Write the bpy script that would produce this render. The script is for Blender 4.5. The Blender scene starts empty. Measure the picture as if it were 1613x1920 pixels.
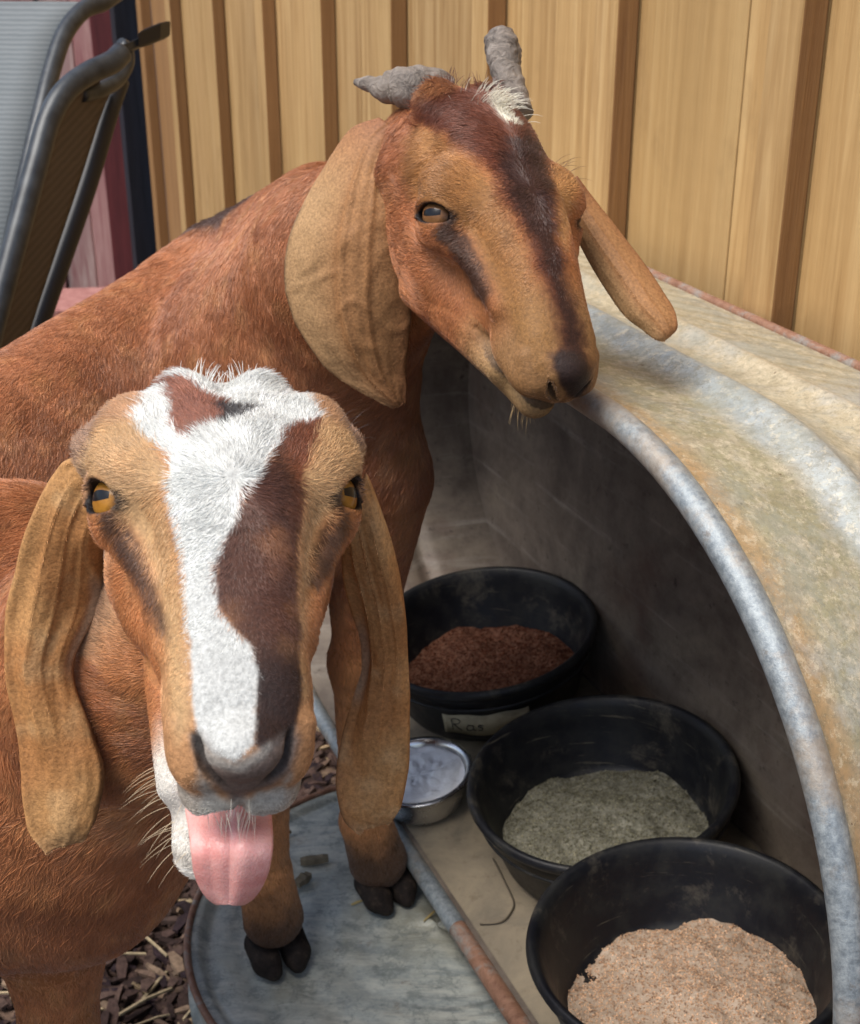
import bpy, bmesh, math, random, os
import numpy as np
from mathutils import Vector, Matrix
random.seed(5); RNG = np.random.default_rng(11)
FUR = 1.0

# ------------------------------------------------------------------ camera, sky, sun, exposure
scene = bpy.context.scene
COL = scene.collection
FPX, PITCH = 2578.0, math.radians(24.8)
CAM = np.array([0, 0, 1.34])
Fv = np.array([0, math.cos(PITCH), -math.sin(PITCH)]); Uv = np.array([0, math.sin(PITCH), math.cos(PITCH)]); Rv = np.array([1., 0, 0])
cd = bpy.data.cameras.new('camera'); cam = bpy.data.objects.new('camera', cd); COL.objects.link(cam)
cam.location = CAM; cam.rotation_euler = (math.pi/2 - PITCH, 0, 0)
cd.sensor_fit = 'VERTICAL'; cd.sensor_height = 36.0; cd.lens = FPX/1920*36.0
cd.clip_start = 0.02; cd.clip_end = 500
cd.dof.use_dof = True; cd.dof.focus_distance = 0.85; cd.dof.aperture_fstop = 20.0
scene.camera = cam

SUN_EL, SUN_AZ = 62.0, -125.0            # direction the light comes from: azimuth from +Y towards +X
world = bpy.data.worlds.new('World'); scene.world = world; world.use_nodes = True
wn = world.node_tree; bg = wn.nodes['Background']
sky = wn.nodes.new('ShaderNodeTexSky'); sky.sky_type = 'NISHITA'; sky.sun_disc = False
sky.sun_elevation = math.radians(SUN_EL); sky.sun_rotation = math.radians(SUN_AZ)
sky.dust_density = 3.0; sky.air_density = 1.0
wn.links.new(sky.outputs[0], bg.inputs[0]); bg.inputs[1].default_value = 0.12
sd = bpy.data.lights.new('sun', 'SUN'); sd.energy = 2.1; sd.angle = math.radians(38); sd.color = (1.0, .96, .90)
sun = bpy.data.objects.new('sun', sd); COL.objects.link(sun)
el, az = math.radians(SUN_EL), math.radians(SUN_AZ)
sdir = Vector((math.sin(az)*math.cos(el), math.cos(az)*math.cos(el), math.sin(el)))
sun.rotation_euler = sdir.to_track_quat('Z', 'Y').to_euler(); sun.location = (-3, -2, 5)
scene.view_settings.view_transform = 'Standard'; scene.view_settings.look = 'None'
scene.view_settings.exposure = 0.70; scene.view_settings.gamma = 1.0
scene.render.engine = 'CYCLES'
scene.cycles.use_denoising = True
scene.cycles.max_bounces = 6; scene.cycles.diffuse_bounces = 3; scene.cycles.glossy_bounces = 3
scene.cycles.transmission_bounces = 2; scene.cycles.transparent_max_bounces = 6

# ------------------------------------------------------------------ helpers
def ray(px, py): return Fv + (px-806.5)/FPX*Rv - (py-960)/FPX*Uv
def P(px, py, D): return CAM + D*ray(px, py)
DV = np.array([-.39743, .91763, 0]); NV = np.array([.91763, .39743, 0]); ZV = np.array([0, 0, 1.])
def T(s, c, z): return DV*s + NV*c + ZV*z
def hexlin(h):
    c = [int(h[i:i+2], 16)/255 for i in (0, 2, 4)]
    return np.array([x/12.92 if x <= .04045 else ((x+.055)/1.055)**2.4 for x in c])
def linkobj(o, parent=None):
    COL.objects.link(o)
    if parent is not None: o.parent = parent
    return o
def tag(o, label=None, cat=None, group=None, kind=None):
    if label: o['label'] = label
    if cat: o['category'] = cat
    if group: o['group'] = group
    if kind: o['kind'] = kind
    return o
def empty(name, loc=(0, 0, 0)):
    o = bpy.data.objects.new(name, None); COL.objects.link(o); o.location = loc; o.empty_display_size = .1
    return o
def mesh_obj(name, V, Fs, mat, parent=None, smooth=True, cols=None):
    me = bpy.data.meshes.new(name)
    V = np.asarray(V, float)
    me.from_pydata(V.tolist(), [], [list(map(int, f)) for f in Fs]) if not isinstance(Fs, np.ndarray) else quick(me, V, Fs)
    if smooth: me.polygons.foreach_set('use_smooth', np.ones(len(me.polygons), bool))
    if cols is not None:
        a = me.color_attributes.new('col', 'FLOAT_COLOR', 'POINT')
        a.data.foreach_set('color', np.c_[cols, np.ones(len(cols))].astype(np.float32).ravel())
    me.materials.append(mat); me.update()
    o = bpy.data.objects.new(name, me); COL.objects.link(o)
    if parent is not None:
        o.parent = parent
        o.matrix_parent_inverse = Matrix.Translation(parent.location).inverted() if parent.type == 'EMPTY' else Matrix.Identity(4)
    return o
def quick(me, V, Q):
    n = Q.shape[1]
    me.vertices.add(len(V)); me.vertices.foreach_set('co', V.astype(np.float32).ravel())
    me.loops.add(Q.size); me.loops.foreach_set('vertex_index', Q.astype(np.int32).ravel())
    me.polygons.add(len(Q)); me.polygons.foreach_set('loop_start', np.arange(0, Q.size, n, dtype=np.int32))
    me.update(calc_edges=True); me.validate()
class MB:
    def __init__(s): s.V = []; s.F = []
    def add(s, V, F):
        b = len(s.V); s.V += [tuple(map(float, v)) for v in V]; s.F += [[b+i for i in f] for f in F]; return s
    def box(s, o, ax, ay, az):      # corner + three edge vectors
        o, ax, ay, az = map(np.asarray, (o, ax, ay, az))
        V = [o, o+ax, o+ax+ay, o+ay, o+az, o+ax+az, o+ax+ay+az, o+ay+az]
        F = [(0, 3, 2, 1), (4, 5, 6, 7), (0, 1, 5, 4), (1, 2, 6, 5), (2, 3, 7, 6), (3, 0, 4, 7)]
        if np.dot(np.cross(ax, ay), az) < 0: F = [f[::-1] for f in F]
        return s.add(V, F)
    def tube(s, pts, rad, n=14, cap=True, flat=1.0, up=None, closed=False):
        pts = np.asarray(pts, float); m = len(pts)
        rad = np.broadcast_to(rad, (m,))
        if closed: tan = np.roll(pts, -1, 0)-np.roll(pts, 1, 0)
        else: tan = np.gradient(pts, axis=0)
        tan /= np.linalg.norm(tan, axis=1)[:, None]
        a = np.cross(tan[0], up if up is not None else (ZV if abs(tan[0][2]) < .9 else Rv)); a /= np.linalg.norm(a)
        V = []
        for i in range(m):
            if up is not None: a = np.cross(tan[i], up)
            else: a = a - tan[i]*np.dot(a, tan[i])
            a = a/np.linalg.norm(a); b = np.cross(tan[i], a)
            for k in range(n):
                t = 2*math.pi*k/n
                V.append(pts[i]+rad[i]*(math.cos(t)*a+flat*math.sin(t)*b))
        F = []
        for i in range(m if closed else m-1):
            for k in range(n):
                j = (i+1) % m
                F.append((i*n+k, i*n+(k+1) % n, j*n+(k+1) % n, j*n+k))
        if cap and not closed: F += [tuple(range(n))[::-1], tuple((m-1)*n+k for k in range(n))]
        return s.add(V, F)
    def build(s, name, mat, parent=None, smooth=False, bevel=0, auto=None):
        o = mesh_obj(name, s.V, s.F, mat, parent, smooth)
        if bevel:
            b = o.modifiers.new('b', 'BEVEL'); b.width = bevel; b.segments = 2; b.limit_method = 'ANGLE'
        return o
def spline(pts, n):
    pts = np.asarray(pts, float); m = len(pts)
    t = np.linspace(0, m-1, n); i = np.clip(t.astype(int), 0, m-2); f = (t-i)[:, None]
    g = lambda k: pts[np.clip(k, 0, m-1)]
    p0, p1, p2, p3 = g(i-1), g(i), g(i+1), g(i+2)
    p0 = np.where((i == 0)[:, None], 2*p1-p2, p0); p3 = np.where((i == m-2)[:, None], 2*p2-p1, p3)
    return .5*(2*p1+(p2-p0)*f+(2*p0-5*p1+4*p2-p3)*f**2+(3*p1-3*p2+p3-p0)*f**3)

# value noise (numpy)
_G = np.random.default_rng(3).random((32, 32, 32))
def vnoise(p):
    i = np.floor(p).astype(int); f = p-i; f = f*f*(3-2*f); r = 0
    for dx in (0, 1):
        for dy in (0, 1):
            for dz in (0, 1):
                w = (f[..., 0] if dx else 1-f[..., 0])*(f[..., 1] if dy else 1-f[..., 1])*(f[..., 2] if dz else 1-f[..., 2])
                r = r + w*_G[(i[..., 0]+dx) % 32, (i[..., 1]+dy) % 32, (i[..., 2]+dz) % 32]
    return r
def fbm(p, o=3): return sum(vnoise(p*2**k+k*7.3)/2**k for k in range(o))/sum(1/2**k for k in range(o))
def sst(a, b, x): t = np.clip((x-a)/(b-a), 0, 1); return t*t*(3-2*t)

# ------------------------------------------------------------------ node materials
class NM:
    def __init__(s, name, rough=.6, metal=0., spec=.5):
        s.m = bpy.data.materials.new(name); s.m.use_nodes = True; s.t = s.m.node_tree
        s.b = s.t.nodes['Principled BSDF']; s.set('Roughness', rough); s.set('Metallic', metal); s.set('Specular IOR Level', spec)
        s.tc = s.t.nodes.new('ShaderNodeTexCoord')
    def set(s, k, v):
        if hasattr(v, 'links') or isinstance(v, bpy.types.NodeSocket): s.t.links.new(v, s.b.inputs[k])
        else: s.b.inputs[k].default_value = v
        return s
    def mapping(s, scale=(1, 1, 1), rot=(0, 0, 0), src='Object', loc=(0, 0, 0)):
        n = s.t.nodes.new('ShaderNodeMapping'); n.inputs['Scale'].default_value = scale; n.inputs['Rotation'].default_value = rot; n.inputs['Location'].default_value = loc
        s.t.links.new(s.tc.outputs[src] if isinstance(src, str) else src, n.inputs[0]); return n.outputs[0]
    def noise(s, vec, scale=5, detail=6, rough=.6, dist=0.):
        n = s.t.nodes.new('ShaderNodeTexNoise'); n.inputs['Scale'].default_value = scale; n.inputs['Detail'].default_value = detail
        n.inputs['Roughness'].default_value = rough; n.inputs['Distortion'].default_value = dist
        s.t.links.new(vec, n.inputs['Vector']); return n.outputs['Fac']
    def vor(s, vec, scale=20, out='Distance', feature='F1'):
        n = s.t.nodes.new('ShaderNodeTexVoronoi'); n.feature = feature; n.inputs['Scale'].default_value = scale
        s.t.links.new(vec, n.inputs['Vector']); return n.outputs[out]
    def wave(s, vec, scale=5, dist=2., detail=3, axis='X', typ='BANDS'):
        n = s.t.nodes.new('ShaderNodeTexWave'); n.wave_type = typ; 
        if typ == 'BANDS': n.bands_direction = axis
        else: n.rings_direction = axis
        n.inputs['Scale'].default_value = scale; n.inputs['Distortion'].default_value = dist; n.inputs['Detail'].default_value = detail
        s.t.links.new(vec, n.inputs['Vector']); return n.outputs['Fac']
    def ramp(s, fac, stops, interp='LINEAR'):
        n = s.t.nodes.new('ShaderNodeValToRGB'); cr = n.color_ramp; cr.interpolation = interp
        while len(cr.elements) < len(stops): cr.elements.new(.5)
        for e, (p, c) in zip(cr.elements, stops):
            e.position = p; c = (c, c, c) if isinstance(c, (int, float)) else c
            e.color = (*c, 1)
        s.t.links.new(fac, n.inputs[0]); return n.outputs['Color']
    def mix(s, fac, a, b, mode='MIX'):
        n = s.t.nodes.new('ShaderNodeMix'); n.data_type = 'RGBA'; n.blend_type = mode
        for k, v in ((0, fac), (6, a), (7, b)):
            if isinstance(v, bpy.types.NodeSocket): s.t.links.new(v, n.inputs[k])
            else: n.inputs[k].default_value = v if k == 0 else (*v, 1)
        return n.outputs[2]
    def math(s, op, a, b=0., c=None):
        n = s.t.nodes.new('ShaderNodeMath'); n.operation = op
        for k, v in enumerate((a, b) if c is None else (a, b, c)):
            if isinstance(v, bpy.types.NodeSocket): s.t.links.new(v, n.inputs[k])
            else: n.inputs[k].default_value = v
        return n.outputs[0]
    def sep(s, vec):
        n = s.t.nodes.new('ShaderNodeSeparateXYZ'); s.t.links.new(vec, n.inputs[0]); return n.outputs
    def attr(s, name, out='Color'):
        n = s.t.nodes.new('ShaderNodeAttribute'); n.attribute_name = name; return n.outputs[out]
    def bump(s, h, strength=.5, dist=.002):
        n = s.t.nodes.new('ShaderNodeBump'); n.inputs['Strength'].default_value = strength; n.inputs['Distance'].default_value = dist
        s.t.links.new(h, n.inputs['Height']); s.t.links.new(n.outputs[0], s.b.inputs['Normal']); return s
def L(h): return tuple(hexlin(h))
POLY = {
('A', 'white'): [-230,-762,-315,-622,-396,-509,-443,-434,-411,-304,-315,-239,-270,-196,-277,-23,-249,180,-226,412,-227,646,-220,982,-224,1284,-218,1487,-154,1584,-57,1629,23,1531,54,1328,68,1160,52,990,-17,887,-84,751,-88,583,-56,450,19,217,68,16,163,-86,255,-263,329,-362,485,-414,470,-471,355,-594,297,-717,216,-758,43,-683,-93,-758],
('A', 'patch'): [-265,-730,-217,-770,-149,-710,-57,-590,21,-528,30,-448,-31,-372,-119,-329,-198,-283,-255,-375,-244,-510],
('A', 'black'): [-52,-520,34,-520,194,-497,137,-456,53,-401,12,-350,-39,-379,3,-448],
('A', 'dark'): [315,-351,480,-413,452,-318,396,-191,357,-14,297,328,274,660,277,998,261,1303,213,1488,95,1585,36,1531,54,1328,68,1160,52,990,-17,887,-84,751,-88,583,-56,450,19,217,68,16,163,-86,255,-263],
('A', 'nose'): [-243,1492,-197,1470,-153,1564,-57,1629,46,1566,150,1502,222,1471,237,1557,187,1743,107,1841,5,1877,-74,1990,-165,1794,-227,1655],
('A', 'tearL'): [-650,168,-554,174,-495,268,-443,388,-389,570,-344,777,-321,945,-364,910,-413,750,-467,573,-541,406],
('A', 'tearR'): [567,168,517,220,433,341,389,476,348,640,378,678,450,551,513,398,571,294],
('A', 'tanL'): [-702,-251,-550,-419,-411,-377,-315,-239,-274,-92,-254,180,-226,412,-232,981,-239,1418,-300,1551,-341,1313,-341,944,-376,585,-442,371,-529,198,-600,98,-608,-28,-722,-83],
('A', 'tanR'): [485,-414,622,-343,691,-193,722,-66,560,6,520,166,437,288,381,476,337,671,282,998,298,1304,261,1303,274,660,297,328,357,-14,412,-227],
('A', 'lip'): [-227,1655,-165,1794,-74,1990,30,1878,132,1836,186,1760,164,1947,121,2047,-7,2235,-137,2171,-224,2077,-236,1825],
('B', 'dark'): [174,-1266,438,-1401,597,-1142,556,-744,429,-220,313,166,224,488,147,807,119,1071,92,1336,11,1594,-162,1901,-255,1898,-282,1675,-256,1500,-143,1384,-81,1123,-42,810,-2,496,39,231,12,-34,30,-361,-91,-633,-267,-928,-369,-1049,-92,-1257],
('B', 'black'): [451,-783,527,-653,429,-220,313,166,233,488,156,807,119,1071,92,1336,11,1594,-162,1901,-255,1898,-282,1675,-225,1499,-108,1384,-37,1123,25,808,79,492,83,176,80,-91,122,-366,283,-654],
('B', 'white'): [431,-849,334,-839,306,-999,333,-1192],
('B', 'tear'): [-652,192,-535,210,-487,369,-479,635,-507,874,-613,1046,-687,966,-654,650,-671,434,-743,330],
('B', 'tan'): [-439,-873,-235,-746,-110,-464,-36,-193,-32,75,-5,338,-88,708,-127,1021,-209,1386,-406,1605,-434,1353,-447,947,-455,686,-440,367,-512,154,-620,25,-805,-51,-763,-336],
('B', 'nose'): [-247,1479,-110,1409,2,1461,20,1596,-54,1780,-190,1960,-264,1898,-291,1731],
('B', 'far'): [703,-812,823,-702,839,-477,738,-272,487,52,293,434,291,274,396,-54,504,-394],
}
# ------------------------------------------------------------------ implicit goat bodies
def rcone(p, a, b, r1, r2):
    a = np.asarray(a, float); b = np.asarray(b, float); ab = b-a
    t = np.clip(((p-a)@ab)/(ab@ab), 0, 1)
    return np.linalg.norm(p-a-t[:, None]*ab, axis=1)-(r1+(r2-r1)*t)
def ell(p, c, r, Rm=None):
    q = p-np.asarray(c, float)
    if Rm is not None: q = q@Rm
    r = np.asarray(r, float)
    k0 = np.linalg.norm(q/r, axis=1); k1 = np.linalg.norm(q/(r*r), axis=1)+1e-9
    return k0*(k0-1)/k1
def smin(a, b, k):
    h = np.clip(.5+.5*(b-a)/k, 0, 1); return b+(a-b)*h-k*h*(1-h)
def smax(a, b, k): return -smin(-a, -b, k)
def frame(zdir, xdir):
    z = np.asarray(zdir, float); z = z/np.linalg.norm(z); x = np.asarray(xdir, float); x = x-z*(x@z); x /= np.linalg.norm(x)
    return np.stack([x, np.cross(z, x), z], 1)       # columns

EYEOP = {'A': (.0142, .0078), 'B': (.0150, .0066)}
NOSP = {'A': ((.0030, .1560, -.0355, .0012), (.0100, .1545, -.0310, .0026), (.0165, .1485, -.0225, .0036), (.0222, .1370, -.0120, .0020)),
        'B': ((.0035, .1570, -.0380, .0010), (.0090, .1560, -.0350, .0022), (.0135, .1530, -.0285, .0026), (.0165, .1470, -.0200, .0014))}
def make_head(kind):
    NOS = NOSP[kind]
    if kind == 'A':
        st = np.array([  # y, ztop, zbot, halfwidth
            [-.115, -.055, -.070, .012], [-.102, -.032, -.085, .032], [-.084, -.020, -.100, .044], [-.066, -.003, -.108, .050], [-.045, .015, -.110, .0545],
            [-.015, .026, -.106, .055], [.015, .026, -.098, .0455], [.045, .021, -.078, .0375], [.075, .013, -.064, .0340], [.10, .004, -.055, .0335],
            [.122, -.003, -.050, .0325], [.138, -.010, -.049, .029], [.148, -.018, -.046, .021], [.154, -.028, -.040, .008]])
    else:
        st = np.array([
            [-.150, -.055, -.075, .012], [-.135, -.028, -.090, .032], [-.112, -.004, -.108, .043], [-.085, .012, -.122, .049], [-.055, .024, -.128, .052],
            [-.02, .031, -.124, .053], [.012, .030, -.112, .047], [.042, .026, -.088, .0395], [.072, .019, -.070, .034], [.10, .009, -.058, .031],
            [.122, .001, -.052, .031], [.140, -.008, -.050, .0275], [.150, -.017, -.047, .020], [.157, -.028, -.040, .008]])
    ys = st[:, 0]
    eyeC = np.array([.0492, 0., -.0140]); look = np.array([.80, .16, .50]) if kind == 'A' else np.array([.86, .14, .40])
    look = look/np.linalg.norm(look); eR = .0168
    Ef = frame(look, (-.5, .5, .7) if kind == 'A' else (-.42, .62, .66))
    def head(p):
        x, y, z = p[:, 0], p[:, 1], p[:, 2]; ax = np.abs(x); q = np.stack([ax, y, z], 1)
        zt = np.interp(y, ys, st[:, 1]); zb = np.interp(y, ys, st[:, 2]); w = np.interp(y, ys, st[:, 3])
        zc = (zt+zb)/2; h = (zt-zb)/2; zz = (z-zc)/h
        # width: full towards the top, narrowing to the jaw
        wn = w*(1-.30*np.clip(-zz, 0, 1.2)**1.3)
        k = (np.abs(ax/wn)**2.7+np.abs(zz)**2.7)**(1/2.7)
        d = (k-1)*np.minimum(w, h)*.9
        d = smax(d, ys[0]-y, .01); d = smax(d, y-ys[-1], .008)
        # cheeks, orbits, brow
        d = smin(d, ell(q, (.033, -.022, -.072) if kind == 'A' else (.030, -.030, -.070), (.024, .060, .040) if kind == 'A' else (.024, .052, .040)), .02)
        d = smin(d, ell(q, (.0455, -.012, .000), (.0225, .026, .0185)), .016)          # brow bulge
        d = smin(d, ell(q, (.0500, .012, -.030), (.0150, .022, .013)), .014)          # below the eye
        d = smin(d, rcone(q, (.047, .018, -.018), (.031, .080, -.022), .011, .006), .014)  # facial ridge
        if kind == 'A': d = smin(d, rcone(q, (.035, -.005, -.085), (.020, .075, -.072), .022, .008), .02)  # side of the jaw
        d = smax(d, -ell(q, (.056, .048, -.044), (.017, .040, .019)), .018)         # hollow under it
        if kind == 'A':
            d = smin(d, rcone(q, (.045, -.040, -.008), (.060, -.050, -.030), .020, .016), .016)      # ear root
            d = smin(d, ell(q, (.0180, -.060, -.006), (.015, .018, .0145)), .014)
        else:
            d = smin(d, rcone(q, (.038, -.060, -.026), (.048, -.080, -.045), .017, .012), .016)
            d = smin(d, ell(q, (.0200, -.105, .004), (.018, .020, .016)), .014)
            d = smin(d, ell(q, (.0, -.060, .014), (.030, .040, .020)), .02)
        # muzzle
        d = smin(d, ell(q, (.0185, .132, -.036), (.0150, .018, .0155)), .006)
        if kind == 'A': d = smin(d, ell(q, (.0130, .139, -.0545), (.0155, .0150, .0135)), .008); d = smin(d, ell(p, (0, .1435, -.0530), (.012, .0105, .0110)), .008)
        d = smin(d, ell(q, (.0240, .106, -.040), (.0105, .024, .0150)), .010)
        d = smin(d, ell(q, (.0, .141, -.019), (.0185, .015, .0135)), .006)
        # jaw
        if kind == 'A':
            jx = x+.006+.03*np.clip(y-.03, 0, 1)
            j = np.stack([jx, y, z], 1); aj = np.stack([np.abs(jx), y, z], 1)
            jd = rcone(aj, (.024, -.02, -.090), (.0165, .108, -.104), .018, .0125)
            jd = smin(jd, rcone(j, (0, .02, -.100), (-.003, .131, -.123), .022, .0180), .010)
            jd = smax(jd, -rcone(j, (0, .05, -.080), (0, .155, -.086), .013, .016), .004)
            d = smin(d, jd, .006)
            d = smin(d, rcone(q, (.030, .045, -.062), (.026, .072, -.066), .012, .007), .012)   # corner of the mouth
            d = smax(d, -rcone(p, (-.004, .07, -.066), (-.006, .165, -.066), .007, .0135), .004)  # open mouth
        else:
            jd = rcone(q, (.026, -.01, -.098), (.0165, .100, -.066), .022, .0125)
            jd = smin(jd, rcone(p, (0, .02, -.095), (0, .130, -.066), .022, .0150), .012)
            d = smin(d, jd, .003)
            d = smin(d, rcone(q, (.028, .010, -.075), (.024, .062, -.062), .020, .012), .016)
            d = smax(d, -np.minimum(rcone(q, (.034, .072, -.0545), (.0235, .128, -.0530), .0026, .0024), rcone(q, (.0235, .128, -.0530), (.0, .153, -.0525), .0024, .0022)), .0022)
        # nostrils
        n1 = np.full(len(p), 1.)
        for a_, b_ in zip(NOS[:-1], NOS[1:]): n1 = np.minimum(n1, rcone(q, a_[:3], b_[:3], a_[3], b_[3]))
        d = smax(d, -n1, .0018)
        d = smax(d, -rcone(p, (0, .157, -.034), (0, .153, -.052), .0012, .0015), .004)
        d = smin(d, rcone(q, (.022, .142, -.034), (.028, .128, -.022), .0050, .0050), .006)
        # eyelids and the opening
        e = (q-eyeC)@Ef
        lid = np.linalg.norm(q-eyeC, axis=1)-(eR+.0036)
        d = smin(d, lid, .008)
        u, v = e[:, 0], e[:, 1]
        oa, ob = EYEOP[kind]
        op = (np.sqrt(((u-.001)/oa)**2+((v+.0008+.10*(u))/ob)**2)-1)*ob
        op = smax(op, -e[:, 2], .002)
        d = smin(d, np.maximum(np.abs(np.sqrt(((u)/.0170)**2+((v-.0005)/.0118)**2)-1)*.0118-.0010, np.abs(np.linalg.norm(q-eyeC, axis=1)-(eR+.0045))-.0016)+.0004*(v < 0)+.004*(v < -.004), .003)
        d = smax(d, -np.maximum(op, np.linalg.norm(q-eyeC, axis=1)-.026), .0022)
        return d
    head.eye = (eyeC, Ef, eR)
    return head

HEAD = {
 'A': (np.array([[0.9778, 0.1472, 0.1491], [0.196, -0.8943, -0.4024], [-0.0741, -0.4227, 0.9033]]), np.array([-0.101, 0.6302, 1.0648])),
 'B': (np.array([[0.8826, 0.374, 0.2847], [0.4661, -0.7752, -0.4265], [-0.0612, -0.5091, 0.8585]]), np.array([0.0591, 1.0264, 1.1211])),
}
def _rotv(R, t, deg):            # turn a head about the line of sight through its eyes
    a = (t-CAM)/np.linalg.norm(t-CAM); c, s_ = math.cos(math.radians(deg)), math.sin(math.radians(deg))
    K = np.array([[0, -a[2], a[1]], [a[2], 0, -a[0]], [-a[1], a[0], 0]]); return (np.eye(3)+s_*K+(1-c)*K@K)@R, t
HEAD['B'] = _rotv(*HEAD['B'], 5.0)
HEAD['B'] = (HEAD['B'][0], HEAD['B'][1]-Uv*.0040)
for _k in HEAD:   # orthonormalise, right-handed
    _R, _t = HEAD[_k]; _u, _s, _v = np.linalg.svd(_R); HEAD[_k] = (_u@_v, _t)
HSDF = {k: make_head(k) for k in 'AB'}
def to_local(k, p): return (p-HEAD[k][1])@HEAD[k][0]
def to_world(k, q): return np.asarray(q, float)@HEAD[k][0].T+HEAD[k][1]

def body_A(p):
    back = np.array([-.80, -.30, 0]); back /= np.linalg.norm(back)
    ch = P(60, 1390, 1.06)
    d = ell(p, ch+back*.10, (.26, .135, .175), frame((0, 0, 1), back))
    d = smin(d, ell(p, ch+back*.45+[0, 0, -.03], (.38, .17, .20), frame((0, 0, 1), back)), .10)
    d = smin(d, rcone(p, P(215, 1470, .99), P(150, 1620, 1.03), .062, .070), .06)      # brisket
    d = smin(d, rcone(p, P(30, 1120, 1.02), P(-150, 1120, 1.0), .085, .09), .06)          # withers
    occ = to_world('A', (0, -.065, -.075)); 
    d = smin(d, rcone(p, occ, P(250, 1250, .90), .040, .072), .03)
    d = smin(d, rcone(p, P(250, 1200, .90), P(120, 1400, 1.0), .070, .10), .06)
    d = smin(d, rcone(p, to_world('A', (0, -.03, -.085)), P(300, 1350, .86), .04, .045), .04)
    # legs
    k1 = P(95, 1800, 1.10); f1 = np.array([k1[0]+.0, k1[1]+.02, .05])
    d = smin(d, rcone(p, P(90, 1640, 1.08), k1+[0, 0, -.06], .055, .030), .03)
    d = smin(d, rcone(p, k1+[0, 0, -.06], (f1[0], f1[1], .26), .030, .022), .01)
    d = smin(d, rcone(p, (f1[0], f1[1], .26), f1, .022, .019), .01)
    d = smin(d, rcone(p, f1, f1+[.01, -.015, -.03], .024, .022), .01)
    for dx, dy in ((-.02, .14), (-.62, -.12), (-.60, -.30)):
        if dx > -.1: a = P(10, 1640, 1.10)+[dx, dy, -.02]
        else: a = ch+np.array([dx, dy, -.06])
        g = np.array([a[0], a[1], .05])
        d = smin(d, rcone(p, a, (a[0], a[1], .32), .06, .028), .03)
        d = smin(d, rcone(p, (a[0], a[1], .32), g, .026, .020), .01)
    return d
A_HOOF = []
def body_B(p):
    w = P(430, 440, 1.42)
    back = P(0, 660, 1.16)-w; back[2] = -.05; back /= np.linalg.norm(back)
    side = np.cross(back, ZV); side /= np.linalg.norm(side)
    if side[1] < 0: side = -side            # pointing away from the camera
    up = np.cross(side, back); up = up if up[2] > 0 else -up
    Fm = np.stack([back, side, up], 1)
    c = w+side*.06-ZV*.252
    d = ell(p, c+back*.22, (.34, .145, .20), Fm)
    d = smin(d, ell(p, c+back*.62-ZV*.03, (.30, .165, .21), Fm), .10)
    d = smin(d, rcone(p, w+side*.05-back*.035-ZV*.044, w+side*.06+back*.6-ZV*.125, .036, .06), .07)
    d = smin(d, rcone(p, P(462, 452, 1.44), P(610, 412, 1.29), .034, .050), .05)                  # crest of the neck   # spine
    d = smin(d, ell(p, w+side*.01-ZV*.18-back*.01, (.10, .08, .14), Fm), .06)      # shoulder
    # neck
    sh = P(545, 650, 1.36); nk = P(655, 500, 1.22); oc = to_world('B', (0, -.10, -.06))
    d = smin(d, rcone(p, sh, nk, .120, .076), .05)
    d = smin(d, rcone(p, nk, oc, .076, .052), .04)
    d = smin(d, rcone(p, P(630, 740, 1.34), P(675, 620, 1.22), .070, .048), .05)
    # chest
    d = smin(d, rcone(p, P(585, 760, 1.36), P(655, 850, 1.36), .10, .056), .06)
    # front legs standing on the tub
    a = P(705, 900, 1.36); k = P(672, 1240, 1.475); f = P(686, 1540, 1.575)
    d = smin(d, rcone(p, a, k, .055, .026), .03)
    d = smin(d, ell(p, k, (.030, .030, .044)), .012)
    d = smin(d, rcone(p, k, f, .0285, .0255), .012)
    d = smin(d, rcone(p, f, P(708, 1610, 1.605), .029, .0335), .010)
    a = P(560, 880, 1.34); k = P(490, 1330, 1.40); f = P(497, 1640, 1.475)
    d = smin(d, rcone(p, a, k, .055, .026), .03)
    d = smin(d, ell(p, k, (.030, .030, .044)), .012)
    d = smin(d, rcone(p, k, f, .0285, .0255), .012)
    d = smin(d, rcone(p, f, P(512, 1718, 1.505), .028, .0325), .010)
    for s in (-.07, .07):
        h = c+back*.74+side*s; h[2] = .62
        d = smin(d, rcone(p, h, h+[-.02, -.02, -.28], .085, .035), .05)
        d = smin(d, rcone(p, h+[-.02, -.02, -.28], (h[0], h[1], .05), .028, .020), .02)
    return d
def clip_head(k, p):
    q = to_local(k, p)
    near = (np.linalg.norm(q-np.array([0, 0, -.04]), axis=1) < .26)
    return q, near
def goat_sdf(k):
    body = body_A if k == 'A' else body_B
    def f(p):
        d = body(p); q, near = clip_head(k, p)
        if near.any(): d[near] = smin(d[near], HSDF[k](q[near]), .025)
        return d
    return f
GSDF = {k: goat_sdf(k) for k in 'AB'}

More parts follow.
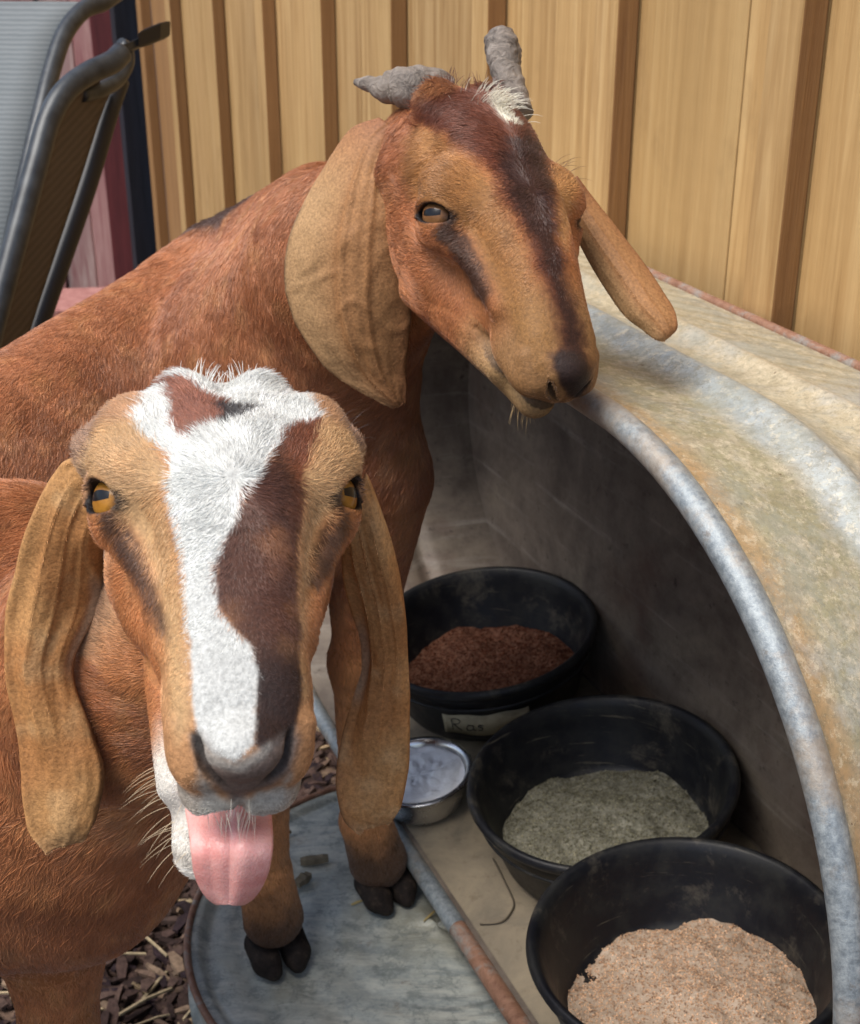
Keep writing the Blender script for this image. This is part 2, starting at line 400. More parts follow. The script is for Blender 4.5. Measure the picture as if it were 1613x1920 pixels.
def grad(f, p, e=6e-4):
    g = np.empty_like(p)
    for i in range(3):
        o = np.zeros(3); o[i] = e; g[:, i] = (f(p+o)-f(p-o))/(2*e)
    return g
def chunked(f, p, n=400000):
    return np.concatenate([f(p[i:i+n]) for i in range(0, len(p), n)]) if len(p) else np.zeros(0)
def extract(f, lo, hi, h, iters=2):
    """surface nets over a block-culled grid"""
    lo = np.asarray(lo, float); B = 6
    nb = np.ceil((np.asarray(hi)-lo)/(h*B)).astype(int); n = nb*B
    gi = np.stack(np.meshgrid(*[np.arange(k) for k in nb], indexing='ij'), -1).reshape(-1, 3)
    cen = lo+(gi*B+(B-1)/2)*h
    dc = chunked(f, cen); act = np.abs(dc) < h*B*1.45
    G = np.repeat(np.repeat(np.repeat(np.where(dc.reshape(nb) < 0, -1., 1.).astype(np.float32), B, 0), B, 1), B, 2)
    loc = np.stack(np.meshgrid(*[np.arange(B)]*3, indexing='ij'), -1).reshape(-1, 3)
    idx = (gi[act][:, None, :]*B+loc[None]).reshape(-1, 3)
    G[idx[:, 0], idx[:, 1], idx[:, 2]] = chunked(f, lo+idx*h)
    ins = G < 0
    s = ins[:-1, :-1, :-1].astype(np.int8)
    for o in ((1, 0, 0), (0, 1, 0), (0, 0, 1), (1, 1, 0), (1, 0, 1), (0, 1, 1), (1, 1, 1)):
        s = s+ins[o[0]:n[0]-1+o[0], o[1]:n[1]-1+o[1], o[2]:n[2]-1+o[2]]
    cell = (s > 0) & (s < 8)
    ids = -np.ones(cell.shape, np.int64); ci = np.argwhere(cell); ids[cell] = np.arange(len(ci))
    V = lo+(ci+.5)*h
    Q = []
    for a in range(3):
        b, c = (a+1) % 3, (a+2) % 3
        sl0 = [slice(None)]*3; sl1 = [slice(None)]*3
        sl0[a] = slice(0, n[a]-1); sl1[a] = slice(1, n[a])
        A0, A1 = ins[tuple(sl0)], ins[tuple(sl1)]
        e = np.argwhere(A0 != A1)
        e = e[(e[:, b] > 0) & (e[:, c] > 0) & (e[:, b] < n[b]-1) & (e[:, c] < n[c]-1)]
        if not len(e): continue
        flip = ~A0[tuple(e.T)]
        def at(db, dc_):
            t = e.copy(); t[:, b] -= db; t[:, c] -= dc_; return ids[tuple(t.T)]
        q = np.stack([at(0, 0), at(1, 0), at(1, 1), at(0, 1)], 1)
        q = np.where(flip[:, None], q, q[:, ::-1])[:, ::-1]
        Q.append(q)
    Q = np.concatenate(Q); Q = Q[(Q >= 0).all(1)][:, ::-1]
    for _ in range(iters+1):
        g = chunked(lambda p: grad(f, p), V); d = chunked(f, V); gn2 = (g**2).sum(1)+1e-6
        V = V-np.clip(d/gn2, -h, h)[:, None]*g
    # make sure faces point outwards
    fc = V[Q].mean(1)[:2000]; nn = np.cross(V[Q[:2000, 2]]-V[Q[:2000, 0]], V[Q[:2000, 3]]-V[Q[:2000, 1]])
    if ((nn*grad(f, fc)).sum(1) > 0).mean() < .5: Q = Q[:, ::-1]
    return V, Q
def drop(V, Q, keep):
    Q = Q[keep]; u, inv = np.unique(Q, return_inverse=True); return V[u], inv.reshape(Q.shape)
def sheet(rows, th, nu=40, nv=90, disp=None, taper=.35):
    """thick leaf from rows of control points; returns V, quads, (u,v,side)"""
    rows = np.array([[P(*c) for c in r] for r in rows])
    a = np.stack([spline(r, nu) for r in rows])               # m, nu, 3
    S = np.stack([spline(a[:, j], nv) for j in range(nu)], 1)   # nv, nu, 3
    du = np.gradient(S, axis=1); dv = np.gradient(S, axis=0); N = np.cross(du, dv); N /= np.linalg.norm(N, axis=2)[..., None]+1e-12
    if (N*(CAM-S)).sum() < 0: N = -N
    u = np.linspace(0, 1, nu)[None].repeat(nv, 0); v = np.linspace(0, 1, nv)[:, None].repeat(nu, 1)
    edge = np.minimum(np.minimum(u, 1-u)*nu/3.0, (1-v)*nv/3.0); t = th*(taper+(1-taper)*np.clip(edge, 0, 1)**.5)/2
    if disp is not None: S = S+N*disp(u, v)[..., None]
    Fr = S+N*t[..., None]; Bk = S-N*t[..., None]
    V = np.concatenate([Fr.reshape(-1, 3), Bk.reshape(-1, 3)]); M = nu*nv
    i, j = np.meshgrid(np.arange(nv-1), np.arange(nu-1), indexing='ij'); k = (i*nu+j).ravel()
    q = np.stack([k, k+1, k+nu+1, k+nu], 1)
    nn = np.cross(V[q[0, 2]]-V[q[0, 0]], V[q[0, 3]]-V[q[0, 1]])
    out = nn@N.reshape(-1, 3)[q[0, 0]] > 0
    if not out: q = q[:, ::-1]
    Q = [q, (q+M)[:, ::-1]]
    bd = np.concatenate([np.arange(nu), np.arange(1, nv)*nu+nu-1, (nv-1)*nu+np.arange(nu-2, -1, -1), np.arange(nv-2, -1, -1)*nu])
    b0, b1 = bd[:-1], bd[1:]
    r = np.stack([b0, b1, b1+M, b0+M], 1)
    Q.append(r if not out else r[:, ::-1])
    uv = np.concatenate([np.stack([u.ravel(), v.ravel(), np.ones(M)], 1), np.stack([u.ravel(), v.ravel(), -np.ones(M)], 1)])
    return V, np.concatenate(Q), uv
def rows_from(edges, D, bulge, npt=5, roll=None):
    """edges: (x0,y0,x1,y1) per row; D per row; bulge: how far the middle stands towards the viewer"""
    out = []
    for i, ((x0, y0, x1, y1), dd, bb) in enumerate(zip(edges, D, bulge)):
        r = []
        for k in range(npt):
            t = k/(npt-1); r.append((x0+(x1-x0)*t, y0+(y1-y0)*t, dd-bb*(1-(2*t-1)**2)+(roll[i]*(t-.5) if roll else 0)))
        out.append(r)
    return out
EAR = {}
EAR['A0'] = rows_from([(160, 852, 208, 955), (114, 872, 202, 1000), (68, 955, 194, 1045), (38, 1050, 200, 1085), (13, 1150, 194, 1142), (15, 1262, 142, 1250), (33, 1365, 176, 1370), (46, 1455, 198, 1450), (60, 1540, 184, 1530), (80, 1576, 168, 1564), (94, 1592, 154, 1582)],
    [.735, .748, .762, .778, .79, .797, .803, .808, .812, .815, .816], [.004, .008, .010, .010, .009, .009, .008, .007, .005, .002, .001], roll=[.01, .012, .012, .010, .008, .004, .0, -.004, -.004, 0, 0])
EAR['A1'] = rows_from([(640, 985, 692, 890), (640, 1030, 714, 940), (648, 1090, 748, 1058), (674, 1165, 765, 1160), (686, 1240, 770, 1240), (668, 1310, 772, 1320), (644, 1380, 771, 1390), (634, 1450, 768, 1450), (644, 1515, 757, 1508), (662, 1542, 742, 1532), (676, 1556, 728, 1548)],
    [.735, .745, .765, .785, .80, .808, .813, .818, .82, .822, .823], [.004, .007, .010, .011, .009, .009, .008, .007, .005, .002, .001], roll=[-.01, -.012, -.012, -.012, -.012, -.008, -.004, .002, .002, 0, 0])
EAR['B0'] = rows_from([(712, 222, 752, 250), (655, 245, 752, 300), (605, 318, 760, 352), (568, 388, 772, 402), (541, 452, 778, 452), (534, 520, 778, 512), (548, 592, 772, 572), (585, 658, 766, 632), (635, 708, 762, 688), (695, 744, 762, 730), (738, 762, 760, 758)],
    [1.09, 1.095, 1.10, 1.105, 1.11, 1.12, 1.13, 1.14, 1.15, 1.155, 1.16], [.004, .012, .018, .020, .020, .020, .018, .014, .010, .005, .002], roll=[0, -.01, -.02, -.028, -.03, -.03, -.026, -.018, -.01, 0, 0])
EAR['B1'] = rows_from([(1050, 405, 1082, 330), (1073, 430, 1112, 372), (1105, 490, 1158, 430), (1140, 548, 1210, 497), (1172, 592, 1243, 548), (1205, 618, 1263, 582), (1230, 636, 1269, 606), (1246, 637, 1264, 622)],
    [1.10, 1.105, 1.10, 1.09, 1.08, 1.075, 1.07, 1.07], [.004, .010, .014, .014, .012, .010, .005, .001])
def vein_B(u, v):
    g = lambda c, w: np.exp(-((u-c)/w)**2)
    f = sst(.08, .2, v)*sst(.97, .75, v)
    d = (.0026*g(.40+.05*np.sin(3*v), .022)+.0022*g(.62+.02*np.sin(4*v), .022)+.0014*g(.52+.03*v, .05)+.0010*g(.18+.1*v, .02)*(v < .8)+.0010*np.exp(-((v-.62-.05*np.sin(u*9))/.010)**2)*(u > .35)+.0009*np.exp(-((v-.50+.12*(u-.3))/.008)**2)*(u < .42))*f
    p = np.stack([u*5, v*9, u*0+2.2], -1)
    d += .0045*(fbm(p*.8)-.5)+.0012*(fbm(p*2.7)-.5)+.0007*np.abs(np.sin((u*2.2+v*2.1+1.5*vnoise(p))*4))**8*f
    return d
def vein_A(u, v):
    g = lambda c, w: np.exp(-((u-c)/w)**2)
    f = sst(.03, .15, v)*sst(.72, .45, v)
    d = (.0012*g(.26+.25*v*v, .018)+.0010*g(.45+.10*v, .016)+.0007*g(.66+.1*v, .02))*f
    p = np.stack([u*5, v*9, u*0+5.2], -1)
    d += .0016*g(.30+.10*v, .12)*f-.0012*g(.55+.06*v, .10)*f
    e_ = np.exp(-((u-1)/.06)**2)*sst(.15, .4, v)*sst(.95, .7, v); d -= .0030*e_            # edge rolls back
    return d+.0085*(fbm(p*.55)-.5)+.0010*(fbm(p*3.1)-.5)+.0040*np.exp(-((u-.04)/.07)**2)*sst(.1, .4, v)
def ears(k):
    res = []
    for i in (0, 1):
        res.append(sheet(EAR[k+str(i)], .0038 if k == 'A' else .0042, disp=vein_A if k == 'A' else (vein_B if i == 0 else (lambda u, v: .22*vein_B(u, v))), nu=48, nv=110))
    for i, (V, Q, uv) in enumerate(res): uv[:, 2] *= i+1
    return res
# ------------------------------------------------------------------ ground
def m_ground():
    n = NM('mulch_soil', .95, spec=.2); v = n.mapping((1, 1, 1))
    a = n.noise(v, 14, 8, .7); b = n.noise(v, 90, 4, .6)
    c = n.ramp(a, [(.3, L('2a1f1c')), (.55, L('463530')), (.75, L('6b5448'))])
    n.set('Base Color', n.mix(.5, c, n.ramp(b, [(.35, L('1d1513')), (.65, L('7a6658'))]))); n.bump(n.math('ADD', a, b), 1., .01); return n.m
V = [(-40, -30, 0), (40, -30, 0), (40, 60, 0), (-40, 60, 0)]
g = mesh_obj('ground', V, [(0, 1, 2, 3)], m_ground(), smooth=False); tag(g, 'dark brown earth under bark mulch', None, kind='structure')
def m_chip():
    n = NM('bark_chips', .9, spec=.25); c = n.attr('col'); v = n.mapping((1, 1, 1))
    n.set('Base Color', n.mix(.7, c, n.ramp(n.noise(v, 120, 5), [(.3, .25), (.7, 1.)]), 'MULTIPLY')); n.bump(n.noise(v, 160, 4), .8, .003); return n.m
def chips():
    V = []; F = []; Cc = []; pal = [L('3a2b27'), L('4d3b35'), L('5d4a42'), L('33262a'), L('6d594c'), L('8d7763'), L('b39c7c')]
    for k in range(9000):
        zone = k % 3
        if zone == 0: x, y = RNG.uniform(-.75, -.10), RNG.uniform(1.25, 2.0)
        elif zone == 1: x, y = RNG.uniform(-.35, .02), RNG.uniform(1.35, 2.1)
        else: x, y = RNG.uniform(-2.4, .0), RNG.uniform(.3, 4.5)
        if math.hypot(x-.008, y-1.235) < .27: continue
        l, w, h = RNG.uniform(.012, .05), RNG.uniform(.003, .009), RNG.uniform(.002, .006)
        a, t = RNG.uniform(0, 6.3), RNG.normal(0, .25); z = RNG.uniform(.0, .022)
        d = np.array([math.cos(a)*math.cos(t), math.sin(a)*math.cos(t), math.sin(t)]); s = np.cross(d, ZV); s /= np.linalg.norm(s); u = np.cross(s, d)
        s = s*w; u = u*h; c = np.array([x, y, z+h]); b = len(V); m = RNG.uniform(-.1, .1, 3)*l*.4; m[2] = abs(m[2])
        for e, q in ((-1, .6), (0, 1.), (1, .5)):
            for i, j in ((-1, -1), (1, -1), (1, 1), (-1, 1)): V.append(c+d*l*.5*e+(m if e == 0 else 0)+s*i*q+u*j*q*RNG.uniform(.7, 1.1))
        for r in (0, 4):
            for i in range(4): F.append((b+r+i, b+r+(i+1) % 4, b+r+4+(i+1) % 4, b+r+4+i))
        F.append((b+3, b+2, b+1, b)); F.append((b+8, b+9, b+10, b+11))
        p = pal[int(RNG.choice(7, p=[.24, .24, .18, .14, .11, .06, .03]))]; Cc += [np.array(p)*RNG.uniform(.7, 1.2)]*12
    for k in range(110):      # straw
        x, y = (RNG.uniform(-.5, -.12), RNG.uniform(1.3, 1.7)) if k % 2 else (RNG.uniform(-1.6, 0), RNG.uniform(.4, 3))
        if math.hypot(x-.008, y-1.235) < .28: continue
        l, w = RNG.uniform(.03, .10), RNG.uniform(.0008, .002); a = RNG.uniform(0, 6.3); d = np.array([math.cos(a), math.sin(a), RNG.normal(0, .12)]); s = np.array([-d[1], d[0], 0])*w
        c = np.array([x, y, RNG.uniform(.018, .034)]); b = len(V); u = np.array([0, 0, w])
        for e in (-1, 0, 1):
            for i, j in ((-1, -1), (1, -1), (1, 1), (-1, 1)): V.append(c+d*l*.5*e+s*i+u*j+(ZV*.004 if e == 0 else 0))
        for r in (0, 4):
            for i in range(4): F.append((b+r+i, b+r+(i+1) % 4, b+r+4+(i+1) % 4, b+r+4+i))
        Cc += [np.array(L('cdb894'))*RNG.uniform(.6, 1.1)]*12
    o = mesh_obj('mulch', V, F, m_chip(), smooth=False, cols=np.array(Cc)); tag(o, 'shredded dark bark mulch with straw bits', None, kind='stuff')
chips()

# ------------------------------------------------------------------ board and batten wall
def m_wood(name, pal, dark=1., rough=.75):
    n = NM(name, rough, spec=.25)
    oi = n.t.nodes.new('ShaderNodeObjectInfo'); rnd = oi.outputs['Random']
    off = n.t.nodes.new('ShaderNodeCombineXYZ'); n.t.links.new(n.math('MULTIPLY', rnd, 37.), off.inputs[2]); n.t.links.new(n.math('MULTIPLY', rnd, 11.), off.inputs[0])
    add = n.t.nodes.new('ShaderNodeVectorMath'); add.operation = 'ADD'; n.t.links.new(n.tc.outputs['Object'], add.inputs[0]); n.t.links.new(off.outputs[0], add.inputs[1])
    v = n.mapping((24, 24, 1.3), src=add.outputs[0]); v2 = n.mapping((90, 90, 3.2), src=add.outputs[0]); v3 = n.mapping((3, 3, 1.6), src=add.outputs[0]); vx = n.mapping((6, 6, 60), src=add.outputs[0])
    a = n.noise(v, 1, 8, .6, 1.3); b = n.noise(v2, 1, 4, .7, .2); c = n.noise(v3, 1, 3, .5); x = n.noise(vx, 1, 3, .6)
    col = n.ramp(a, [(.28, L(pal[0])), (.5, L(pal[1])), (.72, L(pal[2]))])
    col = n.mix(.35, col, n.ramp(b, [(.35, L(pal[0])), (.65, L(pal[2]))]))
    col = n.mix(n.ramp(c, [(.35, 0.), (.75, .55)]), col, L(pal[3]))
    col = n.mix(1., col, n.ramp(rnd, [(0., .86), (1., 1.08)]), 'MULTIPLY')
    col = n.mix(n.ramp(n.noise(v3, 3.1, 5, .6), [(.60, 0.), (.80, .35)]), col, L('5b4026'))
    n.set('Base Color', col); n.bump(n.math('ADD', n.math('ADD', a, b), n.math('MULTIPLY', x, .25)), .5, .0035); return n.m
WOODM = m_wood('cedar_board', ('8a673e', 'b28e5e', 'cbab7a', 'bb9964'))
WOOD_SHADE = m_wood('cedar_shaded', ('7a583a', '967148', 'a68056', '8a663f'))  # cedar darkened to paint shade on batten sides and the far-left boards
wall = empty('board_wall', T(1.5, .9, 0)); tag(wall, 'tan timber board and batten wall running behind the goats and the tank', 'wall')
edges = [.426, .761]+[float(DV@(CAM+ray(px, 0)*((.852-NV@CAM)/(NV@ray(px, 0))))) for px in (1510, 1160, 915, 732, 600, 490, 397, 317)]
edges += [edges[-1]+.34]
for i, s0 in enumerate(edges):
    # recessed board beyond each batten, then the batten itself
    a, b = (edges[i-1] if i else s0-.335)+.0015, s0-.0015
    if 1.1 < s0 < 1.5: segs = [(a, 1.221), (1.2235, b)]
    else: segs = [(a, b)] if i % 3 else [(a, a+.21), (a+.212, b)]
    for a_, b_ in segs:
        MB().box(T(a_, .881, .0), DV*(b_-a_), NV*.018, ZV*2.6).build('board', WOODM if s0 < 3.75 else WOOD_SHADE, wall, bevel=.0015)
    bt = MB().box(T(s0, .852, .0), DV*.052, NV*.0285, ZV*2.6).build('batten', WOODM if s0 < 3.75 else WOOD_SHADE, wall, bevel=.002)
    bt.data.materials.append(WOOD_SHADE)
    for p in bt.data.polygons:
        if np.dot(p.normal, -DV) > .8: p.material_index = 1  # shaded near side of the batten, put in as colour
nail = MB()
_q = CAM+ray(1447, 380)*((.8805-NV@CAM)/(NV@ray(1447, 380)))
for s_, z_ in ((float(DV@_q), float(_q[2])),):
    nail.tube([T(s_, .8805, z_), T(s_, .878, z_)], .004, 10)
nm = NM('nail', .4, .9); nm.set('Base Color', (*L('9a9a98'), 1)); nail.build('nail_head', nm.m, wall)
# ---- dark strip standing in for the gap's darkness; red barn boards beyond it
def m_paint(name, h, h2, rough=.7, sc=3):
    n = NM(name, rough, spec=.3); v = n.mapping((14, 14, 1.2)); a = n.noise(v, sc, 6, .65, .5)
    n.set('Base Color', n.mix(n.ramp(a, [(.35, 0.), (.7, 1.)]), L(h), L(h2))); n.bump(a, .4, .003); return n.m
S0 = edges[-1]+.10
dk = MB().box(T(S0, .80, 0), DV*.06, NV*.10, ZV*2.6).build('corner_gap_strip', m_paint('gap_dark', '14171f', '232630')); tag(dk, 'near black strip standing in for the dark gap at the far end of the tan wall', 'post')
rp = MB().box(P(238, 200, 4.25)*[1, 1, 0], (.0, .12, 0), (-.09, .0, 0), ZV*2.4).build('red_post', m_paint('red_paint', '4c2022', '602b2c'), bevel=.004); tag(rp, 'dark red painted post beside the weathered pink boards', 'post')
bw = empty('barn_wall', (P(150, 300, 4.5)*[1, 1, 0]).tolist()); tag(bw, 'weathered pinkish red barn boards in the far left corner', 'wall')
pm = [m_paint('pink_board', '9c6a68', 'c09a92'), m_paint('pink_board_worn', '8f6664', 'b9a49c'), m_paint('pink_board_dark', '7b4c4c', 'a07a74')]
o = P(232, 200, 4.5)*[1, 1, 0]
for k in range(7):
    w = .105 if k % 2 else .14
    MB().box(o+np.array([-w, 0 if k % 2 else -.015, 0]), (w-.006, 0, 0), (0, .03, 0), ZV*2.4).build('board', pm[k % 3], bw, bevel=.003); o = o+np.array([-w, 0, 0])
MB().box(o+np.array([0, .04, 0]), (.86, 0, 0), (0, .02, 0), ZV*2.4).build('backing', pm[2], bw)
pl = MB().box(P(95, 600, 4.1)*[1, 1, 0], (.38, .05, 0), (-.05, .24, 0), ZV*.17).build('red_step', m_paint('pale_red', '8f5f59', 'b08078'), bevel=.006); tag(pl, 'low pale red wooden step at the foot of the barn boards', 'step')

# ------------------------------------------------------------------ galvanised tank lying on its side
def m_galv(name, dust=.5, top=0., dark=0.):
    n = NM(name, .42, .55, .5); v = n.mapping((1, 1, 1))
    sp = n.vor(v, 55, 'Color'); spf = n.sep(sp)[0]; a = n.noise(v, 7, 8, .65, .8); b = n.noise(v, 45, 8, .7); c = n.noise(v, 2.6, 5, .55, .5)
    base = n.mix(.5, n.ramp(spf, [(0., L('7f8b93')), (1., L('b9c4ca'))]), n.ramp(b, [(.3, L('6d7678')), (.7, L('c3cbcc'))]))
    if dark: base = n.mix(dark, base, L('6e665e'))
    blot = n.ramp(n.math('ADD', n.math('MULTIPLY', a, .6), n.math('MULTIPLY', b, .4)), [(.5-dust*.22, 1.), (.56-dust*.10, .0)])
    n_ = n
    dustc = n.ramp(n.noise(v, 20, 6, .6), [(.3, L('a3977c')), (.6, L('c3b798')), (.8, L('92917a'))])
    col = n.mix(n.math('MULTIPLY', n.math('SUBTRACT', 1., blot), dust), base, dustc)
    return n, v, col, a, b, c
def tank_shell():
    n, v, col, a, b, c = m_galv('galvanised_tank', .85)
    # worn rib and the dusty flats between: masks along the tank's depth
    sx = n.sep(n.tc.outputs['Object']); cc = n.math('ADD', n.math('MULTIPLY', sx[0], float(NV[0])), n.math('MULTIPLY', sx[1], float(NV[1])))
    wob = n.math('MULTIPLY', n.math('SUBTRACT', n.noise(v, 9, 5, .6), .5), .05); cw = n.math('ADD', cc, wob)
    rib = n.ramp(cw, [(.595, 0.), (.615, 1.), (.650, 1.), (.672, 0.)])
    steel = n.mix(n.ramp(b, [(.3, 0.), (.7, 1.)]), L('84929c'), L('b0bcc2'))
    rust = n.ramp(cw, [(.508, 0.), (.516, 1.), (.524, .9), (.540, 0.)])
    col = n.mix(n.math('MULTIPLY', rust, .75), col, L('b28a58'))
    # olive mottling
    mot = n.ramp(n.noise(v, 40, 10, .8, .15), [(.45, 0.), (.53, .8)])
    col = n.mix(n.math('MULTIPLY', mot, n.math('MULTIPLY', n.ramp(cw, [(.52, 0.), (.545, .7), (.60, .7), (.62, 0.)]), 1.)), col, L('7f7f5a'))
    col = n.mix(n.math('MULTIPLY', rib, n.ramp(a, [(.3, .95), (.75, .55)])), col, steel)
    # pale cement-like band behind the rib and reflections of the wall boards further back
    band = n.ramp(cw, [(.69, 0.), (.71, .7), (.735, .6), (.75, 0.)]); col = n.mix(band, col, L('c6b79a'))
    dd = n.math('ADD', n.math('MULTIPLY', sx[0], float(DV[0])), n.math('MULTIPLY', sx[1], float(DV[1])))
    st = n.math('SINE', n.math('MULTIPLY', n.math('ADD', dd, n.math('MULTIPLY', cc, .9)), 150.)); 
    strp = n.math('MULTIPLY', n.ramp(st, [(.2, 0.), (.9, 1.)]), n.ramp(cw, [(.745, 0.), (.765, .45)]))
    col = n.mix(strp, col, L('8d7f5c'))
    specks = n.ramp(n.noise(v, 130, 3, .6), [(.70, 0.), (.74, 1.)]); col = n.mix(n.math('MULTIPLY', specks, .8), col, L('4a3020'))
    col = n.mix(n.ramp(n.noise(v, 70, 9, .8), [(.35, .5), (.6, 0.)]), col, L('857a5c')); col = n.mix(n.ramp(n.noise(v, 5, 9, .75, .2), [(.54, 0.), (.62, .4)]), col, L('a7aeb0'))
    f1 = n.noise(v, 190, 6, .85); col = n.mix(n.ramp(f1, [(.50, 0.), (.58, .45)]), col, L('6f6b58')); col = n.mix(n.ramp(n.noise(v, 120, 6, .85), [(.53, 0.), (.60, .45)]), col, L('d9cdb2'))
    sc_ = n.noise(n.mapping((9, 9, 9), rot=(.2, .1, .7), loc=(3, 0, 0)), 1, 9, .85); col = n.mix(n.ramp(sc_, [(.50, 0.), (.56, .4)]), col, L('8f938a'))
    n.set('Base Color', col); n.set('Metallic', .15); n.set('Roughness', n.ramp(b, [(.3, .38), (.7, .7)])); n.bump(n.math('ADD', b, a), .35, .003)
    return n.m
TK = empty('stock_tank', T(1.5, .66, .29)); tag(TK, 'oval galvanised stock tank lying on its side with its open face towards the goats', 'tank')
SR, SL, ZC, R0, CF, CB = .83, 1.50, .635, .345, .50, .842
def prof(c):        # radius of the shell at depth c (the tank narrows, with swaged ribs)
    t = (c-CF)/(CB-CF); r = R0-.052*t
    return r+.017*np.exp(-((c-.632)/.019)**2)+.009*np.exp(-((c-.728)/.012)**2)-.004*np.exp(-((c-.690)/.020)**2)
def stadium(r, n=44):
    pts = []
    for k in range(n+1): th = math.pi/2-math.pi*k/n+0; pts.append((SR-r*math.cos(th), ZC+r*math.sin(th)))
    pts = [(SR-r*math.sin(math.pi*k/n), ZC+r*math.cos(math.pi*k/n)) for k in range(n+1)]            # near end: top to bottom
    m = 40; pts += [(SR+(SL-SR)*k/m, ZC-r) for k in range(1, m)]
    pts += [(SL+r*math.sin(math.pi*k/n), ZC-r*math.cos(math.pi*k/n)) for k in range(n+1)]
    pts += [(SL+(SR-SL)*k/m, ZC+r) for k in range(1, m)]
    return pts
def shell(th):
    cs = np.concatenate([np.linspace(CF, CB, 60)]); V = []
    for c in cs:
        for s_, z_ in stadium(prof(c)+th): V.append(T(s_, c, z_))
    n_ = len(V)//len(cs); F = [(i*n_+k, i*n_+(k+1) % n_, (i+1)*n_+(k+1) % n_, (i+1)*n_+k) for i in range(len(cs)-1) for k in range(n_)]
    return V, F, n_
Vo, Fo, nn_ = shell(0.0); Vi, Fi, _ = shell(-.0025)
b_ = len(Vo); F = [f[::-1] for f in Fo]+[tuple(b_+i for i in f) for f in Fi]
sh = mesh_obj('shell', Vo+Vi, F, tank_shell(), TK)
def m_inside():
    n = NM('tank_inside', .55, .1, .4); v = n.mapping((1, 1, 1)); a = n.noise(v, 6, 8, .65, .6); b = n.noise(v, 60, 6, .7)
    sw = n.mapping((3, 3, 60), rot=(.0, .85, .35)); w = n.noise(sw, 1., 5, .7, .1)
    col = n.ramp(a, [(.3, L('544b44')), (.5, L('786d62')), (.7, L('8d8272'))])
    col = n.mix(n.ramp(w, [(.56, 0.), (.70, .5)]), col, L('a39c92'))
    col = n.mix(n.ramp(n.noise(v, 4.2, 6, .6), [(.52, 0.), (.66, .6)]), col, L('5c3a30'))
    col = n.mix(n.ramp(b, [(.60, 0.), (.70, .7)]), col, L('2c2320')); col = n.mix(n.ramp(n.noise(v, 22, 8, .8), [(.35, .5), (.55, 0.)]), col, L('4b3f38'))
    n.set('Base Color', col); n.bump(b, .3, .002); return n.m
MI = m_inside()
r_ = prof(CB)-.004; st_ = stadium(r_)
be = mesh_obj('end_panel', [T(s_, CB-.004, z_) for s_, z_ in st_]+[T(s_, CB, z_) for s_, z_ in st_], [tuple(range(len(st_)))[::-1], tuple(range(len(st_), 2*len(st_)))]+[(i, (i+1) % len(st_), len(st_)+(i+1) % len(st_), len(st_)+i) for i in range(len(st_))], MI, TK, smooth=False)
lin = shell(-.0035); li = mesh_obj('lining', [v for v in lin[0]], [f for f in lin[1]], MI, TK)
def m_floor():
    n = NM('tank_floor', .7, .0, .4); v = n.mapping((1, 1, 1)); a = n.noise(v, 9, 8, .65, .6); b = n.noise(v, 70, 6, .7)
    n.set('Base Color', n.mix(n.ramp(b, [(.55, 0.), (.75, .5)]), n.ramp(a, [(.3, L('6f675a')), (.55, L('958872')), (.75, L('a89a80'))]), L('5b4a38'))); n.bump(b, .4, .002); return n.m
MB().box(T(SR-.02, CF+.012, ZC-R0+.0045), DV*(SL-SR), NV*(CB-CF-.02)+ZV*.050, ZV*.002).build('floor_dust', m_floor(), TK)
def m_rim():
    n = NM('rim_tube', .38, .35, .5); v = n.mapping((1, 1, 1)); a = n.noise(v, 34, 9, .8, .1); b = n.noise(v, 160, 6, .8)
    col = n.mix(.55, n.ramp(a, [(.3, L('6d767c')), (.55, L('939da3')), (.75, L('aeb5b6'))]), n.ramp(b, [(.35, L('545d63')), (.65, L('b8bebd'))]))
    col = n.mix(n.ramp(n.noise(v, 7, 8, .75), [(.48, 0.), (.60, .55)]), col, L('a8947a')); col = n.mix(n.ramp(n.noise(v, 17, 8, .8), [(.58, 0.), (.64, .6)]), col, L('6b5a4a'))
    n.set('Base Color', col); n.set('Roughness', n.ramp(b, [(.3, .3), (.7, .6)])); n.bump(n.math('ADD', a, b), .35, .002); return n.m
def m_rusty():
    n = NM('rusty_tube', .6, .2, .4); v = n.mapping((1, 1, 1)); a = n.noise(v, 30, 8, .7, .5); b = n.noise(v, 120, 5, .7)
    col = n.ramp(a, [(.3, L('6b4a3a')), (.5, L('96705a')), (.62, L('8f8880')), (.8, L('b3aba0'))])
    n.set('Base Color', n.mix(n.ramp(b, [(.5, 0.), (.7, .5)]), col, L('5a3626'))); n.bump(n.math('ADD', a, b), .5, .002); return n.m
MB().tube([T(s_, CB+.001, z_) for s_, z_ in stadium(prof(CB)+.001, 50)], .0055, 10, closed=True).build('back_seam', m_rusty(), TK, smooth=True)
RIM = m_rim(); rr = stadium(R0+.001, 60)
pts = [T(s_, CF-.002, z_) for s_, z_ in rr]
j0 = next(i for i, (s_, z_) in enumerate(rr) if z_ < ZC-R0+.005 and s_ > 1.075)
jr = next(i for i, (s_, z_) in enumerate(rr) if z_ < ZC-R0+.06)
MB().tube(pts[:jr+1], .0108, 18, cap=False).build('rim', RIM, TK, smooth=True)
MB().tube([T(1.072, CF-.002, ZC-R0-.001)]+pts[j0:]+[pts[0]], .0108, 18, cap=False).build('rim', RIM, TK, smooth=True)
seg = spline([pts[i] for i in range(jr, j0+1) if rr[i][0] < 1.068]+[T(1.085, CF-.002, ZC-R0-.001)], 40)
MB().tube(seg, .0102, 18, cap=True).build('rusty_rim', m_rusty(), TK, smooth=True)

